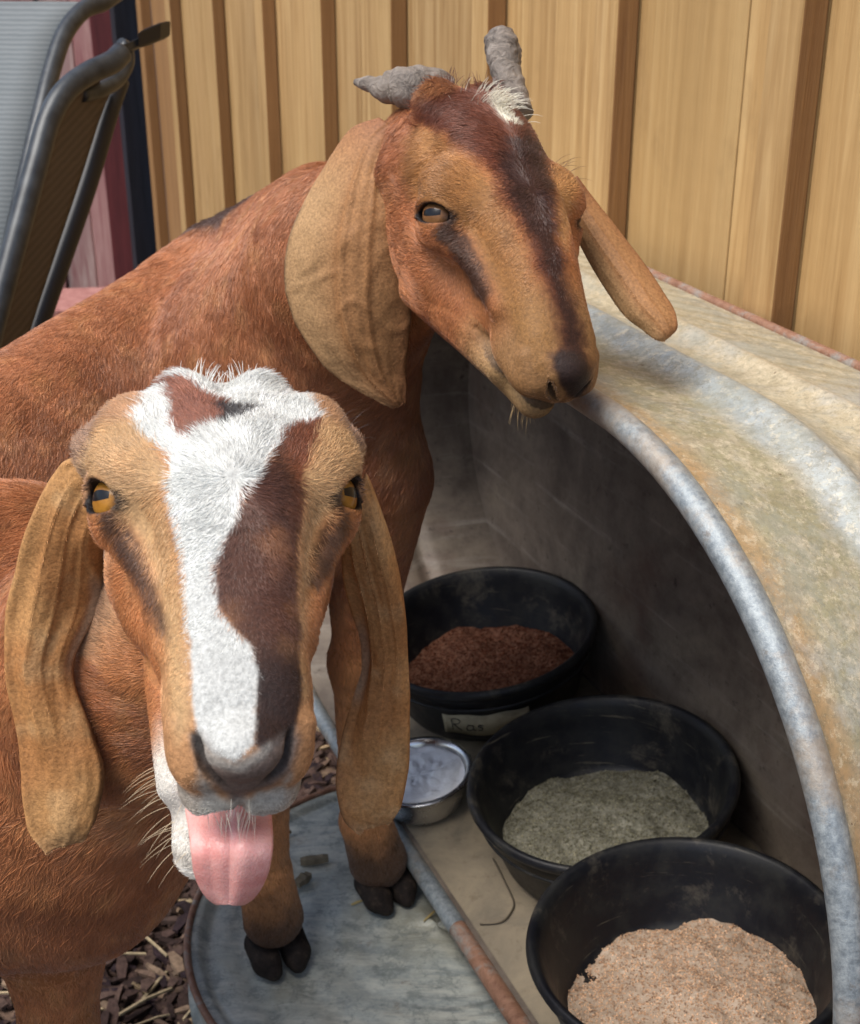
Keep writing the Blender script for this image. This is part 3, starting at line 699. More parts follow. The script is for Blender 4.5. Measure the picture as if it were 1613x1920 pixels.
# ------------------------------------------------------------------ round tub the back goat stands on
TUBC = np.array([.008, 1.235, 0]); TR = .282
def m_tub():
    n_seed = 0
    n = NM('tub_zinc', .5, .25, .4); v = n.mapping((1, 1, 1)); a = n.noise(v, 11, 8, .7, 1.2); b = n.noise(v, 70, 7, .7); c = n.noise(v, 4, 5, .6, 1.)
    col = n.mix(.55, n.ramp(a, [(.3, L('818a8e')), (.5, L('a6aeae')), (.7, L('c8cbc4'))]), n.ramp(b, [(.3, L('737b7a')), (.7, L('c2c6ba'))]))
    col = n.mix(n.ramp(c, [(.48, 0.), (.66, .65)]), col, L('a39c82'))
    col = n.mix(n.ramp(n.noise(v, 19, 6, .7), [(.62, 0.), (.70, .6)]), col, L('6a4a38'))
    rg_ = n.mapping((1, 1, 0), loc=(-.008, -1.235, 0)); ri = n.wave(rg_, 20.5, 1.2, 4, 'Z', 'RINGS'); col = n.mix(n.math('MULTIPLY', n.ramp(ri, [(.45, 0.), (.9, .5)]), n.ramp(n.math('ADD', n.noise(v, 6, 3), n.math('MULTIPLY', n.math('SUBTRACT', n.sep(n.tc.outputs['Object'])[0], n.math('SUBTRACT', n.sep(n.tc.outputs['Object'])[1], 1.19)), 2.2)), [(.55, 0.), (.8, 1.)])), col, L('5f6160'))
    st_ = n.noise(n.mapping((7, 34, 5), rot=(0, 0, .5)), 1, 9, .85, .4); col = n.mix(n.ramp(st_, [(.48, 0.), (.58, .6)]), col, L('cdcdc0')); col = n.mix(n.ramp(n.noise(v, 33, 8, .85), [(.50, 0.), (.58, .5)]), col, L('66706f'))
    n.set('Base Color', col); n.set('Roughness', n.ramp(b, [(.3, .4), (.7, .75)])); n.bump(n.math('ADD', b, a), .3, .003); return n.m
def tub():
    e = empty('round_tub', TUBC.tolist()); tag(e, 'upturned round galvanised tub with rippled top under the standing goat', 'tub')
    nr, na = 90, 128; V = [TUBC+ZV*.2475]; F = []
    for i in range(1, nr+1):
        r = TR*i/nr
        for k in range(na):
            t = 2*math.pi*k/na; q = i/nr
            z = .2475+.0011*math.sin(r*135)*sst(.25, .45, q)*sst(.97, .85, q)*(.6+.4*math.sin(t*2+1)) + .0025*math.sin(t*3+r*9)
            if q > .93: z = .2475+.006*sst(.93, .965, q)
            V.append(TUBC+np.array([r*math.cos(t), r*math.sin(t), z]))
    for k in range(na): F.append((0, 1+k, 1+(k+1) % na))
    for i in range(nr-1):
        for k in range(na):
            a = 1+i*na+k; b = 1+i*na+(k+1) % na; F.append((a, a+na, b+na, b))
    m = m_tub(); mesh_obj('top', V, F, m, e)
    sp = [(TR-.001, .250), (TR+.003, .246), (TR-.002, .238), (TR-.003, .20), (TR+.004, .195), (TR-.003, .19), (TR-.004, .06), (TR+.0, .003), (TR-.01, .003)]
    V = [TUBC+np.array([r*math.cos(2*math.pi*k/na), r*math.sin(2*math.pi*k/na), z]) for r, z in sp for k in range(na)]
    F = [(i*na+k, (i+1)*na+k, (i+1)*na+(k+1) % na, i*na+(k+1) % na) for i in range(len(sp)-1) for k in range(na)]
    mesh_obj('side', V, F, m, e)
    MB().tube([TUBC+np.array([(TR+.001)*math.cos(t), (TR+.001)*math.sin(t), .2535]) for t in np.linspace(0, 2*math.pi, 97)[:-1]], .0042, 10, closed=True).build('rim', m_rusty(), e, smooth=True)
tub()

# ------------------------------------------------------------------ feed pans, bowl
UP = -.152*NV+ZV; UP /= np.linalg.norm(UP)
def m_rubber():
    n = NM('black_rubber', .5, 0, .4); v = n.mapping((1, 1, 1)); a = n.noise(v, 30, 7, .7); b = n.noise(v, 9, 6, .6)
    col = n.mix(n.ramp(a, [(.45, 0.), (.72, .6)]), L('14151a'), L('34342f')); col = n.mix(n.ramp(n.noise(v, 13, 8, .75, .3), [(.54, 0.), (.68, .55)]), col, L('6a6356'))
    sc_ = n.noise(n.mapping((12, 12, 200), rot=(.4, .3, 0)), 1, 5, .7); col = n.mix(n.ramp(sc_, [(.62, 0.), (.70, .5)]), col, L('77705f'))
    n.set('Base Color', col); n.set('Roughness', n.ramp(a, [(.3, .38), (.7, .6)])); n.bump(a, .25, .001); return n.m
RUB = m_rubber()
def lathe(profile, n=96, squash=None, cap=False):
    V = []; F = []
    for r, z in profile:
        for k in range(n):
            t = 2*math.pi*k/n; q = np.array([r*math.cos(t), r*math.sin(t), z])
            if squash is not None: q = squash(q, t)
            V.append(q)
    for i in range(len(profile)-1):
        for k in range(n): F.append((i*n+k, i*n+(k+1) % n, (i+1)*n+(k+1) % n, (i+1)*n+k))
    return np.array(V), F
def place(V, c, up, yaw=0):
    x = np.cross(up, -NV); x /= np.linalg.norm(x); y = np.cross(up, x); cy, sy = math.cos(yaw), math.sin(yaw)
    X, Y = x*cy+y*sy, y*cy-x*sy
    return np.asarray(c)+V[:, :1]*X+V[:, 1:2]*Y+V[:, 2:3]*up
PAN = [(0.0005, .0), (.108, .0), (.116, .004), (.122, .014), (.1405, .082), (.1435, .090), (.1500, .093), (.1520, .098), (.1505, .1035), (.1465, .105), (.1425, .1020), (.1385, .094), (.1355, .082), (.1185, .022), (.111, .012), (.0005, .011)]
def m_feed(name, cols, sc=140):
    n = NM(name, .95, 0, .1); v = n.mapping((1, 1, 1)); a = n.noise(v, sc, 5, .8); b = n.noise(v, 26, 5, .6)
    col = n.ramp(a, [(.3, L(cols[0])), (.48, L(cols[1])), (.68, L(cols[2]))]); col = n.mix(n.ramp(b, [(.4, .35), (.65, 0.)]), col, L(cols[0]))
    n.set('Base Color', n.mix(.6, col, n.attr('col'), 'MULTIPLY')); n.bump(n.math('ADD', a, b), .8, .004); return n.m
def feed(c, up, r, z0, hgt, mat, label, cols, seed, peak=(0, 0), squash=None, ng=8000):
    rg = np.random.default_rng(seed); na, nr = 72, 34; V = []; F = []
    def H(x, y): 
        p = np.stack([x*22+seed, y*22, x*0+seed*1.7], -1); rr_ = np.hypot(x-peak[0], y-peak[1])/r
        return z0+hgt*(1-np.clip(rr_, 0, 1.4)**1.5*.8)+.026*(fbm(p)-.5)+.004*(vnoise(p*6)-.5)
    ring = np.array([[i/nr*r*math.cos(2*math.pi*k/na), i/nr*r*math.sin(2*math.pi*k/na)] for i in range(1, nr+1) for k in range(na)]); ring = np.vstack([[[0, 0]], ring])
    z = H(ring[:, 0], ring[:, 1]); V = np.c_[ring, z]
    F = [(0, 1+k, 1+(k+1) % na) for k in range(na)]+[(1+i*na+k, 1+(i+1)*na+k, 1+(i+1)*na+(k+1) % na, 1+i*na+(k+1) % na) for i in range(nr-1) for k in range(na)]
    cc = [np.ones(3)]*len(V); V = list(V)
    g = np.sqrt(rg.random(ng))*r*.99; t = rg.random(ng)*6.283; gx, gy = g*np.cos(t), g*np.sin(t); gz = H(gx, gy)
    for x, y, z in zip(gx, gy, gz):
        s_ = rg.uniform(.0009, .0024); s_ = s_*.55; b = len(V); o = np.array([x, y, z+s_*.2]); R3 = rg.normal(size=(3, 3)); R3 = np.linalg.qr(R3)[0]
        for q in ((1.5, 0, 0), (-1.5, 0, 0), (0, 1, 0), (0, -1, 0), (0, 0, .8), (0, 0, -.8)): V.append(o+R3@np.array(q)*s_)
        for f in ((0, 2, 4), (2, 1, 4), (1, 3, 4), (3, 0, 4), (2, 0, 5), (1, 2, 5), (3, 1, 5), (0, 3, 5)): F.append(tuple(b+i for i in f))
        cc += [np.array(L(cols[rg.integers(len(cols))]))*rg.uniform(.7, 1.25)/.35]*6
    V = np.array(V)
    if squash is not None: V = np.array([squash(q, math.atan2(q[1], q[0])) for q in V])
    o = mesh_obj(label[0], place(V, c, up), F, mat, smooth=False, cols=np.clip(np.array(cc), 0, 3)); tag(o, label[1], label[2], kind='stuff')
def pan(px, py, zr, label, squash=None, up=UP, h=.105, sc=1.):
    h = h*sc
    d = ray(px, py); rimc = CAM+d*(zr-CAM[2])/d[2]; base = rimc-up*h
    e = empty('feed_pan', base.tolist()); tag(e, label, 'feed pan', 'round black rubber feed pans in the tank')
    V, F = lathe([(a*sc, b*sc) for a, b in PAN], squash=squash); mesh_obj('bowl', place(V, base, up), F, RUB, e)
    if squash is None:
     V, F = lathe([(.1405, .070), (.1432, .0705), (.1440, .074), (.1412, .0745)], squash=squash); mesh_obj('lip_ridge', place(V, base, up), F, RUB, e)
    return e, base
e1, b1 = pan(903, 1172, .447, 'black rubber pan with red-brown feed and a handwritten tag, farthest in the tank')
feed(b1, UP, .120, .020, .018, m_feed('red_feed', ('4a2c24', '75503f', '93705e')), ('feed', 'coarse reddish brown feed in the farthest pan', 'feed'), ('75503f', '93705e', '583a2e', 'a88470'), 1)
e2, b2 = pan(1127, 1452, .431, 'black rubber pan of grey-green meal beside the steel bowl')
feed(b2, UP, .120, .018, .018, m_feed('grey_feed', ('59564a', '8c8a7a', 'b0ad9e')), ('feed', 'grey-green ground meal in the middle pan', 'feed'), ('8c8a7a', 'b0ad9e', '6a6757', 'c5c2b2'), 2, (.02, -.03))
def sq3(q, t):
    a = math.exp(-((t+.75)/.75)**2)*min(1, max(0, q[2]/.10)); return np.array([q[0]*(1-.10*a), q[1]*(1-.12*a), q[2]-.004*a])
UP3 = UP+DV*.03+NV*.075; UP3 /= np.linalg.norm(UP3)
e3, b3 = pan(1288, 1758, .474, 'black rubber pan heaped with pinkish tan grain, nearest the rounded end of the tank', squash=sq3, up=UP3, sc=.955)
feed(b3, UP3, .1150, .017, .024, m_feed('tan_feed', ('a08a76', 'c4ae98', 'd8c6b2')), ('feed', 'pinkish tan cracked grain heaped in the nearest pan', 'feed'), ('c0a994', 'd0bca8', 'a08a76', '7a6352', 'dfcdba'), 3, (.02, .02))
# paper tag on the farthest pan with the letters that show
def tag_paper():
    n = NM('masking_tape', .8, 0, .2); v = n.mapping((1, 1, 1)); n.set('Base Color', n.ramp(n.noise(v, 60, 5), [(.3, L('8f8770')), (.7, L('b3aa90'))]))
    x = np.cross(UP, -NV); x /= np.linalg.norm(x); y = np.cross(UP, x)
    def pt(u, w, off=.0):      # u metres along the side of the pan, w height; faces the camera
        r = .122+(w-.014)/.068*.0185+.0008+off; c = CAM-b1; th0 = math.atan2(c@y, c@x); t = th0+u/r
        return b1+x*r*math.cos(t)+y*r*math.sin(t)+UP*w
    sgn = 1 if (pt(.02, .05)-pt(0, .05))@Rv > 0 else -1
    us = np.linspace(-.068, .045, 24); V = []; F = []
    for u in us:
        for w in (.022+.002*math.sin(u*90), .060+.0015*math.sin(u*130)): V.append(pt(sgn*u, w))
    for i in range(len(us)-1): F.append((2*i, 2*i+2, 2*i+3, 2*i+1))
    lab = mesh_obj('name_tape', V, F, n.m, e1)
    sm = lab.modifiers.new('s', 'SOLIDIFY'); sm.thickness = .0004
    ink = NM('ink', .7); ink.set('Base Color', (*L('2c2620'), 1)); mb = MB()
    R_ = [[(0, 0), (.0, .5), (.02, 1.), (.35, 1.05), (.5, .85), (.35, .6), (.05, .52)], [(.1, .52), (.3, .25), (.55, .0)]]
    a_ = [[(.45, .45), (.2, .5), (.05, .25), (.15, .02), (.4, .12), (.47, .45), (.45, .1), (.6, .02)]]
    s_ = [[(.42, .45), (.2, .5), (.12, .38), (.35, .22), (.32, .04), (.08, .02)]]
    x0 = -.056
    for gl, wd in ((R_, .0175), (a_, .0135), (s_, .011)):
        for strk in gl:
            p = spline([(a*.022, b*.021, 0) for a, b in strk], 26); mb.tube([pt(sgn*(x0+q[0]), .031+q[1], .0008) for q in p], .00065, 6)
        x0 += wd
    mb.build('handwriting', ink.m, lab, smooth=True)
tag_paper()
# steel bowl
d_ = ray(786, 1446); bc = CAM+d_*(.352-CAM[2])/d_[2]-UP*.044
e = empty('steel_bowl', bc.tolist()); tag(e, 'small stainless steel bowl of white powder beside the pans', 'bowl')
ns = NM('stainless', .22, 1.0); ns.set('Base Color', (.62, .62, .62, 1)); vv = ns.mapping((1, 1, 1)); ns.set('Roughness', ns.ramp(ns.noise(vv, 30, 4), [(.3, .18), (.7, .34)]))
V, F = lathe([(.0005, .0), (.047, .0), (.0485, .003), (.0535, .022), (.0585, .040), (.0615, .0425), (.0655, .0430), (.0665, .0445), (.0655, .0458), (.0595, .0450), (.0570, .0405), (.0515, .022), (.046, .005), (.0005, .004)])
mesh_obj('shell', place(V, bc, UP), F, ns.m, e)
npw = NM('powder', .95, 0, .1); vv = npw.mapping((1, 1, 1)); npw.set('Base Color', (.93, .94, .95, 1)); npw.bump(npw.noise(vv, 60, 6), .8, .004)
nr, na = 20, 60; ring = [(0, 0)]+[(i/nr*.0555*math.cos(2*math.pi*k/na), i/nr*.0555*math.sin(2*math.pi*k/na)) for i in range(1, nr+1) for k in range(na)]
xy = np.array(ring); z = .038+.010*(fbm(np.c_[xy*110, xy[:, :1]*0+3])-.5)+.002*np.sin(xy[:, 0]*160)*(np.hypot(xy[:, 0], xy[:, 1]) < .05)
F = [(0, 1+k, 1+(k+1) % na) for k in range(na)]+[(1+i*na+k, 1+(i+1)*na+k, 1+(i+1)*na+(k+1) % na, 1+i*na+(k+1) % na) for i in range(nr-1) for k in range(na)]
o = mesh_obj('powder', place(np.c_[xy, z], bc, UP), F, npw.m); tag(o, 'smooth white powder filling the steel bowl', 'powder', kind='stuff')

# ------------------------------------------------------------------ small litter
nw = NM('wire', .5, .6); nw.set('Base Color', (*L('7a6f5e'), 1))
def onfl(px, py, dz=.003):
    d = ray(px, py); z = .295
    for _ in range(6): p = CAM+d*(z-CAM[2])/d[2]; z = ZC-R0+.0065+max(0, (NV@p-CF-.012))*.146+dz
    return CAM+d*(z-CAM[2])/d[2]
w_ = MB().tube(spline([onfl(925, 1610), onfl(945, 1650), onfl(963, 1690), onfl(958, 1710), onfl(940, 1728), onfl(900, 1732)], 30), .0011, 8).build('wire', nw.m, smooth=True)
tag(w_, 'short bent wire on the dusty tank floor beside the middle pan', 'wire')
def ontub(px, py, dz): d = ray(px, py); return CAM+d*(.2475+dz-CAM[2])/d[2]
ch = m_paint('chip_wood', '5d5446', '8a7e68', .9); 
def chip(px, py, l, w, a, label, name='wood_chip', mat=ch, h=.005):
    c = ontub(px, py, .004); d = np.array([math.cos(a), math.sin(a), .05]); s_ = np.cross(ZV, d)
    mb = MB(); rg = np.random.default_rng(int(px)); V = []
    for e_ in np.linspace(-1, 1, 6):
        for i, j in ((-1, 0), (1, 0), (.8, 1), (-.7, 1)): V.append(c+d*l*.5*e_+s_*w*.5*i*(1-.3*abs(e_))*rg.uniform(.8, 1.15)+ZV*h*j*rg.uniform(.7, 1.2)*(1-.3*abs(e_)))
    F = [(r*4+i, r*4+(i+1) % 4, r*4+4+(i+1) % 4, r*4+4+i) for r in range(5) for i in range(4)]+[(3, 2, 1, 0), (20, 21, 22, 23)]
    o = mb.add(V, F).build(name, mat); tag(o, label, name.replace('_', ' ')); return o
chip(590, 1616, .034, .012, .15, 'grey-brown wood chip on the tub top just right of the tongue', h=.009)
chip(568, 1652, .022, .016, .9, 'crumbling brown wood chip beside the left hoof on the tub', h=.008)
chip(530, 1568, .024, .006, .6, 'thin splinter on the tub top near the goat\'s muzzle', 'splinter')
stw = m_paint('straw', 'a08a55', 'c2ad78', .8)
chip(812, 1712, .034, .0022, .9, 'short straw stem on the tub beside the bent wire', 'straw', stw, .002)
chip(672, 1692, .018, .003, .5, 'tiny pale straw sliver in front of the right hoof', 'straw', stw, .002)

# ------------------------------------------------------------------ sling chairs at the left
def m_tubec(): n = NM('chair_frame', .38, .3, .5); v = n.mapping((1, 1, 1)); n.set('Base Color', n.ramp(n.noise(v, 40, 4), [(.3, L('2b2e31')), (.7, L('43474a'))])); return n.m
def m_sling(name, a, b, rot=0.):
    n = NM(name, .8, 0, .3); v = n.mapping((1, 1, 1), rot=(0, rot, 0)); w = n.wave(v, 42, 1.2, 3, 'Z'); q = n.noise(n.mapping((6, 6, 150)), 1, 4, .7)
    n.set('Base Color', n.mix(n.math('MULTIPLY', n.math('ADD', w, q), .5), L(a), L(b))); n.bump(w, .4, .001); return n.m
FR = m_tubec()
def PS(lst): return [P(*q) for q in lst]
# back chair: sling faces the camera
cb = empty('sling_chair', (P(-60, 400, 2.5)*[1, 1, 0]).tolist()); tag(cb, 'outdoor chair with pale grey woven sling back, farther of the two at the left', 'chair')
railR = spline(PS([(330, -190, 2.75), (245, -45, 2.66), (200, 0, 2.6), (158, 18, 2.56), (122, 62, 2.52), (98, 130, 2.48), (78, 210, 2.44), (50, 330, 2.40), (0, 560, 2.32), (-70, 900, 2.22)]), 70)
railL = railR+np.array([-.52, -.03, 0])
for r_ in (railR, railL): MB().tube(r_, .0165, 14).build('frame_rail', FR, cb, smooth=True)
V = []; k0 = 16
for i in range(k0, 70):
    for t in np.linspace(0, 1, 9): p = railR[i]*(1-t)+railL[i]*t; V.append(p+np.array([-.006 if t == 0 else 0, -.012-.02*math.sin(math.pi*t)*0+.03*math.sin(math.pi*t), 0]))
F = [(i*9+j, i*9+j+1, i*9+10+j, i*9+9+j) for i in range(69-k0) for j in range(8)]
s_ = mesh_obj('sling', V, F, m_sling('grey_sling', '585f62', '7c8284'), cb); s_.modifiers.new('t', 'SOLIDIFY').thickness = .002
for q0 in (69,):
    a = railR[q0].copy(); b = a.copy(); b[2] = .012; MB().tube([a, (a+b)/2+[0, -.05, 0], b], .015, 12).build('leg', FR, cb, smooth=True)
    a = railL[q0].copy(); b = a.copy(); b[2] = .012; MB().tube([a, (a+b)/2+[0, -.05, 0], b], .015, 12).build('leg', FR, cb, smooth=True)
# near chair, seen from its side
cf = empty('sling_chair', (P(-60, 900, 2.0)*[1, 1, 0]).tolist()); tag(cf, 'folded outdoor chair seen edge on with brown sling, nearer of the two at the left', 'chair')
r1 = spline(PS([(228, 100, 2.12), (208, 118, 2.10), (165, 138, 2.07), (122, 172, 2.04), (92, 225, 2.02), (68, 310, 2.0), (30, 450, 1.98), (-10, 600, 1.96), (-60, 800, 1.93)]), 60)
MB().tube(r1, .0172, 16).build('frame_rail', FR, cf, smooth=True)
r2 = spline(PS([(222, 150, 2.24), (200, 215, 2.22), (160, 350, 2.19), (115, 480, 2.16), (70, 610, 2.13), (10, 800, 2.1)]), 40)
nb_ = NM('dark_bar', .5); nb_.set('Base Color', (*L('12151c'), 1)); MB().tube(r2, .0185, 14).build('back_bar', nb_.m, cf, smooth=True)
u_ = spline(PS([(150, 178, 2.10), (190, 168, 2.14), (222, 148, 2.18), (238, 118, 2.2), (236, 92, 2.2), (226, 84, 2.19)]), 26); MB().tube(u_, .0120, 12).build('hinge_loop', FR, cf, smooth=True)
br = MB(); A_, B_ = P(186, 106, 2.14), P(296, 60, 2.22); dd_ = B_-A_; up_ = np.array([.1, 0, .9]); br.box(A_-up_*.012, dd_, np.array([.01, .03, 0]), up_*.016); br.build('top_bracket', FR, cf, bevel=.002)
cp = MB(); cp.box(P(258, 92, 2.19), dd_*.40, np.array([.01, .04, 0]), up_*.030); cp.build('end_cap', nb_.m, cf, bevel=.004)
V = []; n_ = 9
for i in range(14, 60):
    q = r1[i]; j = min(39, int((i-8)/52*39)); q2 = r2[j]
    for t in np.linspace(.10, .85, n_): V.append(q*(1-t)+q2*t)
F = [(i*n_+j, i*n_+j+1, i*n_+n_+1+j, i*n_+n_+j) for i in range(45) for j in range(n_-1)]
s_ = mesh_obj('sling', V, F, m_sling('brown_sling', '4c443c', '6a5f54', .9), cf); s_.modifiers.new('t', 'SOLIDIFY').thickness = .002
for q in (r1[-1], r2[-1]): b = q.copy(); b[2] = .012; MB().tube([q, b], .016, 12).build('leg', FR, cf, smooth=True)
# ------------------------------------------------------------------ coats
def polydist(k, n, uv):
    pts = np.array(POLY[(k, n)], float).reshape(-1, 2)/10.; m = len(pts); ins = np.zeros(len(uv), bool); dm = np.full(len(uv), 1e9)
    for i in range(m):
        a, b = pts[i], pts[(i+1) % m]; ab = b-a; t = np.clip(((uv-a)@ab)/(ab@ab+1e-9), 0, 1); dm = np.minimum(dm, np.linalg.norm(uv-a-t[:, None]*ab, axis=1))
        c = (a[1] > uv[:, 1]) != (b[1] > uv[:, 1]); x = a[0]+(uv[:, 1]-a[1])*(b[0]-a[0])/(b[1]-a[1]+1e-12); ins ^= c & (uv[:, 0] < x)
    return np.where(ins, -dm, dm)        # mm
_w = np.array(POLY[('A', 'white')], float).reshape(-1, 2); _w[:, 1] = np.where(_w[:, 1] < -560, _w[:, 1]-320, _w[:, 1]); POLY[('A', 'white')] = _w.ravel().tolist()
CH = {'A': (np.array([.065, -.665, -.744])), 'B': (np.array([.517, -.63, -.579]))}
def coat(k, p, isear=False, uv=None, root=False):
    """linear RGB of the coat at world points p"""
    q = to_local(k, p); v = CH[k]; n1 = fbm(p*55); n2 = fbm(p*16+5); n3 = vnoise(p*230)
    wob = (n1-.5)*5+(n3-.5)*3.2
    ch = np.stack([(q[:, 0]-q[:, 2]*v[0]/v[2]), (q[:, 1]-q[:, 2]*v[1]/v[2])], 1)*1000
    front = (q[:, 2] > -.085) & (np.abs(q[:, 0]) < .085) & (q[:, 1] > -.15) & (q[:, 1] < .19)
    body = np.array(hexlin('b07246' if k == 'A' else 'ac7048')); rich = np.array(hexlin('8c5029')); gold = np.array(hexlin('cc9a62'))
    c = body+(rich-body)*sst(.45, .7, n2)[:, None]*.6; c = c+(gold-c)*sst(.5, .75, n1)[:, None]*.25
    def lay(col, m):
        nonlocal c; c = c+(np.array(hexlin(col))-c)*np.clip(m, 0, 1)[:, None]
    if isear:
        u, w, side = uv[:, 0], uv[:, 1], uv[:, 2]
        if k == 'A':
            lay('d9a468', np.full(len(p), .85)); lay('bd7c46', sst(.45, .7, n2)*.6); lay('e6c08c', sst(.55, .75, n1)*.35); lay('d0a474', sst(.80, .97, w)*.75); lay('8a6450', (side < 0)*.6)
            ui = np.where(np.abs(side) > 1.5, 1-u, u); lay('c9b59e', sst(.76, .86, ui+(n1-.5)*.1)*sst(.26, .34, w)*sst(.54, .46, w)*.6); lay('5d3c28', sst(.90, .98, ui)*sst(.50, .60, w)*sst(.97, .85, w)*.7)  # pale inner fold; lower inner edge darkened as the ear's shadowed underside
        else:
            lay('c2905e', np.full(len(p), .8)); lay('d2ab7a', sst(.5, .12, u)*sst(.1, .3, w)*.75); lay('a8704a', sst(.75, 1., u)*.5+sst(.7, 1., w)*.5); lay('9a6048', sst(.2, .0, w)*.6)
            lay('b07a4a', np.exp(-((u-.40)/.03)**2)*.5+np.exp(-((u-.64)/.03)**2)*.5)
            d = np.minimum(u, 1-u); lay('38281f', sst(.035, .0, d)*(w > .3)*.55*(side > 0)); lay('8a5c42', (side < 0)*.6)
        return c
    hs = sst(-.10, -.04, q[:, 1])*sst(.11, .075, np.abs(q[:, 0]))*(q[:, 2] > -.16)*sst(.20, .17, q[:, 1])
    hs0 = (np.abs(q[:, 0]) < .06)*(q[:, 2] > -.13)*(q[:, 2] < .05)*(q[:, 1] < .2)*1.
    if k == 'A':
        lay('cd8a54', hs*.7); lay('bd9670', hs*sst(.01, -.015, q[:, 1])*sst(.030, .045, np.abs(q[:, 0]))*.8); lay('8d7468', hs*sst(.0, -.03, q[:, 1])*sst(.052, .066, np.abs(q[:, 0]))*.5); lay('d8a878', sst(.075, .115, q[:, 1])*hs0*.6)
        for t in ('tanL', 'tanR'): lay('cfa877', front*sst(5, -5, polydist(k, t, ch)+wob*.6)*.9)
        lay('a08a6c', front*sst(9, -3, polydist(k, 'tanL', ch)+8+wob)*sst(-.02, -.06, q[:, 1])*.5)
        for t in ('tearL', 'tearR'): lay('2a1a14', front*sst(3.5, -2.5, polydist(k, t, ch)+wob*.5)*.85)
        lay('4a2b24', front*sst(1.2, -1.2, polydist(k, 'dark', ch)+wob*.35)*(.93-.2*sst(.5, .8, n1)))
        lay('8a4c2a', front*sst(1.5, -1.5, polydist(k, 'dark', ch)+wob*.35)*sst(22, 38, ch[:, 0]-ch[:, 1]*0)*.7)
        lay('241a19', front*sst(1.5, -1.5, polydist(k, 'dark', ch)+wob*.35)*sst(85, 120, ch[:, 1])*.8)
        lay('dfe0da', front*sst(1.0, -1.0, polydist(k, 'white', ch)+wob*.35))
        lay('8a4c2e', front*sst(1.0, -1.2, polydist(k, 'patch', ch)+wob*.4)*.95)
        lay('1c1414', front*sst(1.2, -1.2, polydist(k, 'black', ch)+wob*.3)*.95)
        lay('cfccc0', front*sst(2, -3, polydist(k, 'lip', ch)+wob)*.85)
        d = polydist(k, 'nose', ch); lay('7a706b', front*sst(3.5, -3.5, d+wob*.4)*.9)
        lay('b9b6ac', front*sst(1, -3, polydist(k, 'white', ch)-9+wob)*sst(2, -2, d)*.55)
        lay('1a1414', sst(.0016, .0002, nosd(k, q))*.95)
        lay('c4c0b4', sst(-.040, -.047, q[:, 2]+(n1-.5)*.006)*sst(.118, .130, q[:, 1])*hs0*(q[:, 2] > -.075)*.85)
        # lower jaw: white lip with a dark wet edge
        jaw = (q[:, 2] < -.082)*sst(.070, .105, q[:, 1]+(n1-.5)*.03); lay('efebe0', jaw*.95)
        inner = (q[:, 2] > -.108)*(q[:, 2] < -.060)*sst(.085, .10, q[:, 1])*(q[:, 0] < .03)*(np.abs(q[:, 0]+.006) < .0155); lay('3a3336', inner*.9*(q[:, 2] < -.062))
    else:
        lay('b4703e', hs*.6); lay('a07c50', sst(.070, .115, q[:, 1])*hs0*.75)
        lay('a3753f', front*sst(10, -8, polydist(k, 'tan', ch)+wob*.8)*.75); lay('c09258', front*sst(5, -5, polydist(k, 'far', ch)+wob)*.7)
        lay('6a3524', front*sst(8, -7, polydist(k, 'dark', ch)+wob*1.6)*.85); lay('2c1a16', front*sst(8, -6, polydist(k, 'black', ch)+wob*1.6)*.85)
        lay('2c1a12', front*sst(5, -3.5, polydist(k, 'tear', ch)+wob*.6)*.85); lay('e6e0cc', front*sst(1.5, -1.5, polydist(k, 'white', ch)+wob*.5))
        lay('33241f', front*sst(4, -3, polydist(k, 'nose', ch)+wob*.5)*.92); lay('100c0c', sst(.0014, .0002, nosd(k, q))*.95)
        jaw = (q[:, 2] < -.050)*sst(.05, .09, q[:, 1]); lay('c0a070', jaw*.6)
        lay('4a382c', (np.abs(q[:, 2]+.056) < .0055)*sst(.07, .10, q[:, 1])*.75)
        lay('c47e46', sst(.72, .60, p[:, 2])*.6)
        ca, cb_ = P(400, 430, 1.475), P(600, 350, 1.33); ab = cb_-ca; tt = np.clip(((p-ca)@ab)/(ab@ab), 0, 1); dc = np.linalg.norm(p-ca-tt[:, None]*ab, axis=1); lay('3b3233', sst(.036, .018, dc+(n1-.5)*.016)*.85)
        # dark feet and the dark line along the back
        lay('2a1a14', sst(.375, .305, p[:, 2]+(n2-.5)*.09-.02*(n1-.5))*.85)
    # eye rims
    eC = HSDF[k].eye[0]; de = np.linalg.norm(np.stack([np.abs(q[:, 0]), q[:, 1], q[:, 2]], 1)-eC, axis=1)
    E = HSDF[k].eye[1]; e = (np.stack([np.abs(q[:, 0]), q[:, 1], q[:, 2]], 1)-eC)@E; oa, ob = EYEOP[k]; ro = np.hypot(e[:, 0]/(oa+.0010), (e[:, 1]+.0008)/(ob+.0009))
    lay('1a1210', sst(1.06, .97, ro+.03*(e[:, 1] > 0))*(e[:, 2] > .004)*(de < .028))
    lay('241812', sst(.0075, .0035, np.hypot(e[:, 0]-.0160, e[:, 1]+.0035))*(e[:, 2] > .002)*(de < .03)*.9)
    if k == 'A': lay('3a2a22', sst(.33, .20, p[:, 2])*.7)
    return c
def nosd(k, q):
    a = np.stack([np.abs(q[:, 0]), q[:, 1], q[:, 2]], 1); N_ = NOSP[k]
    return np.minimum.reduce([rcone(a, N_[i][:3], N_[i+1][:3], N_[i][3]*.8, N_[i+1][3]*.8) for i in range(3)])
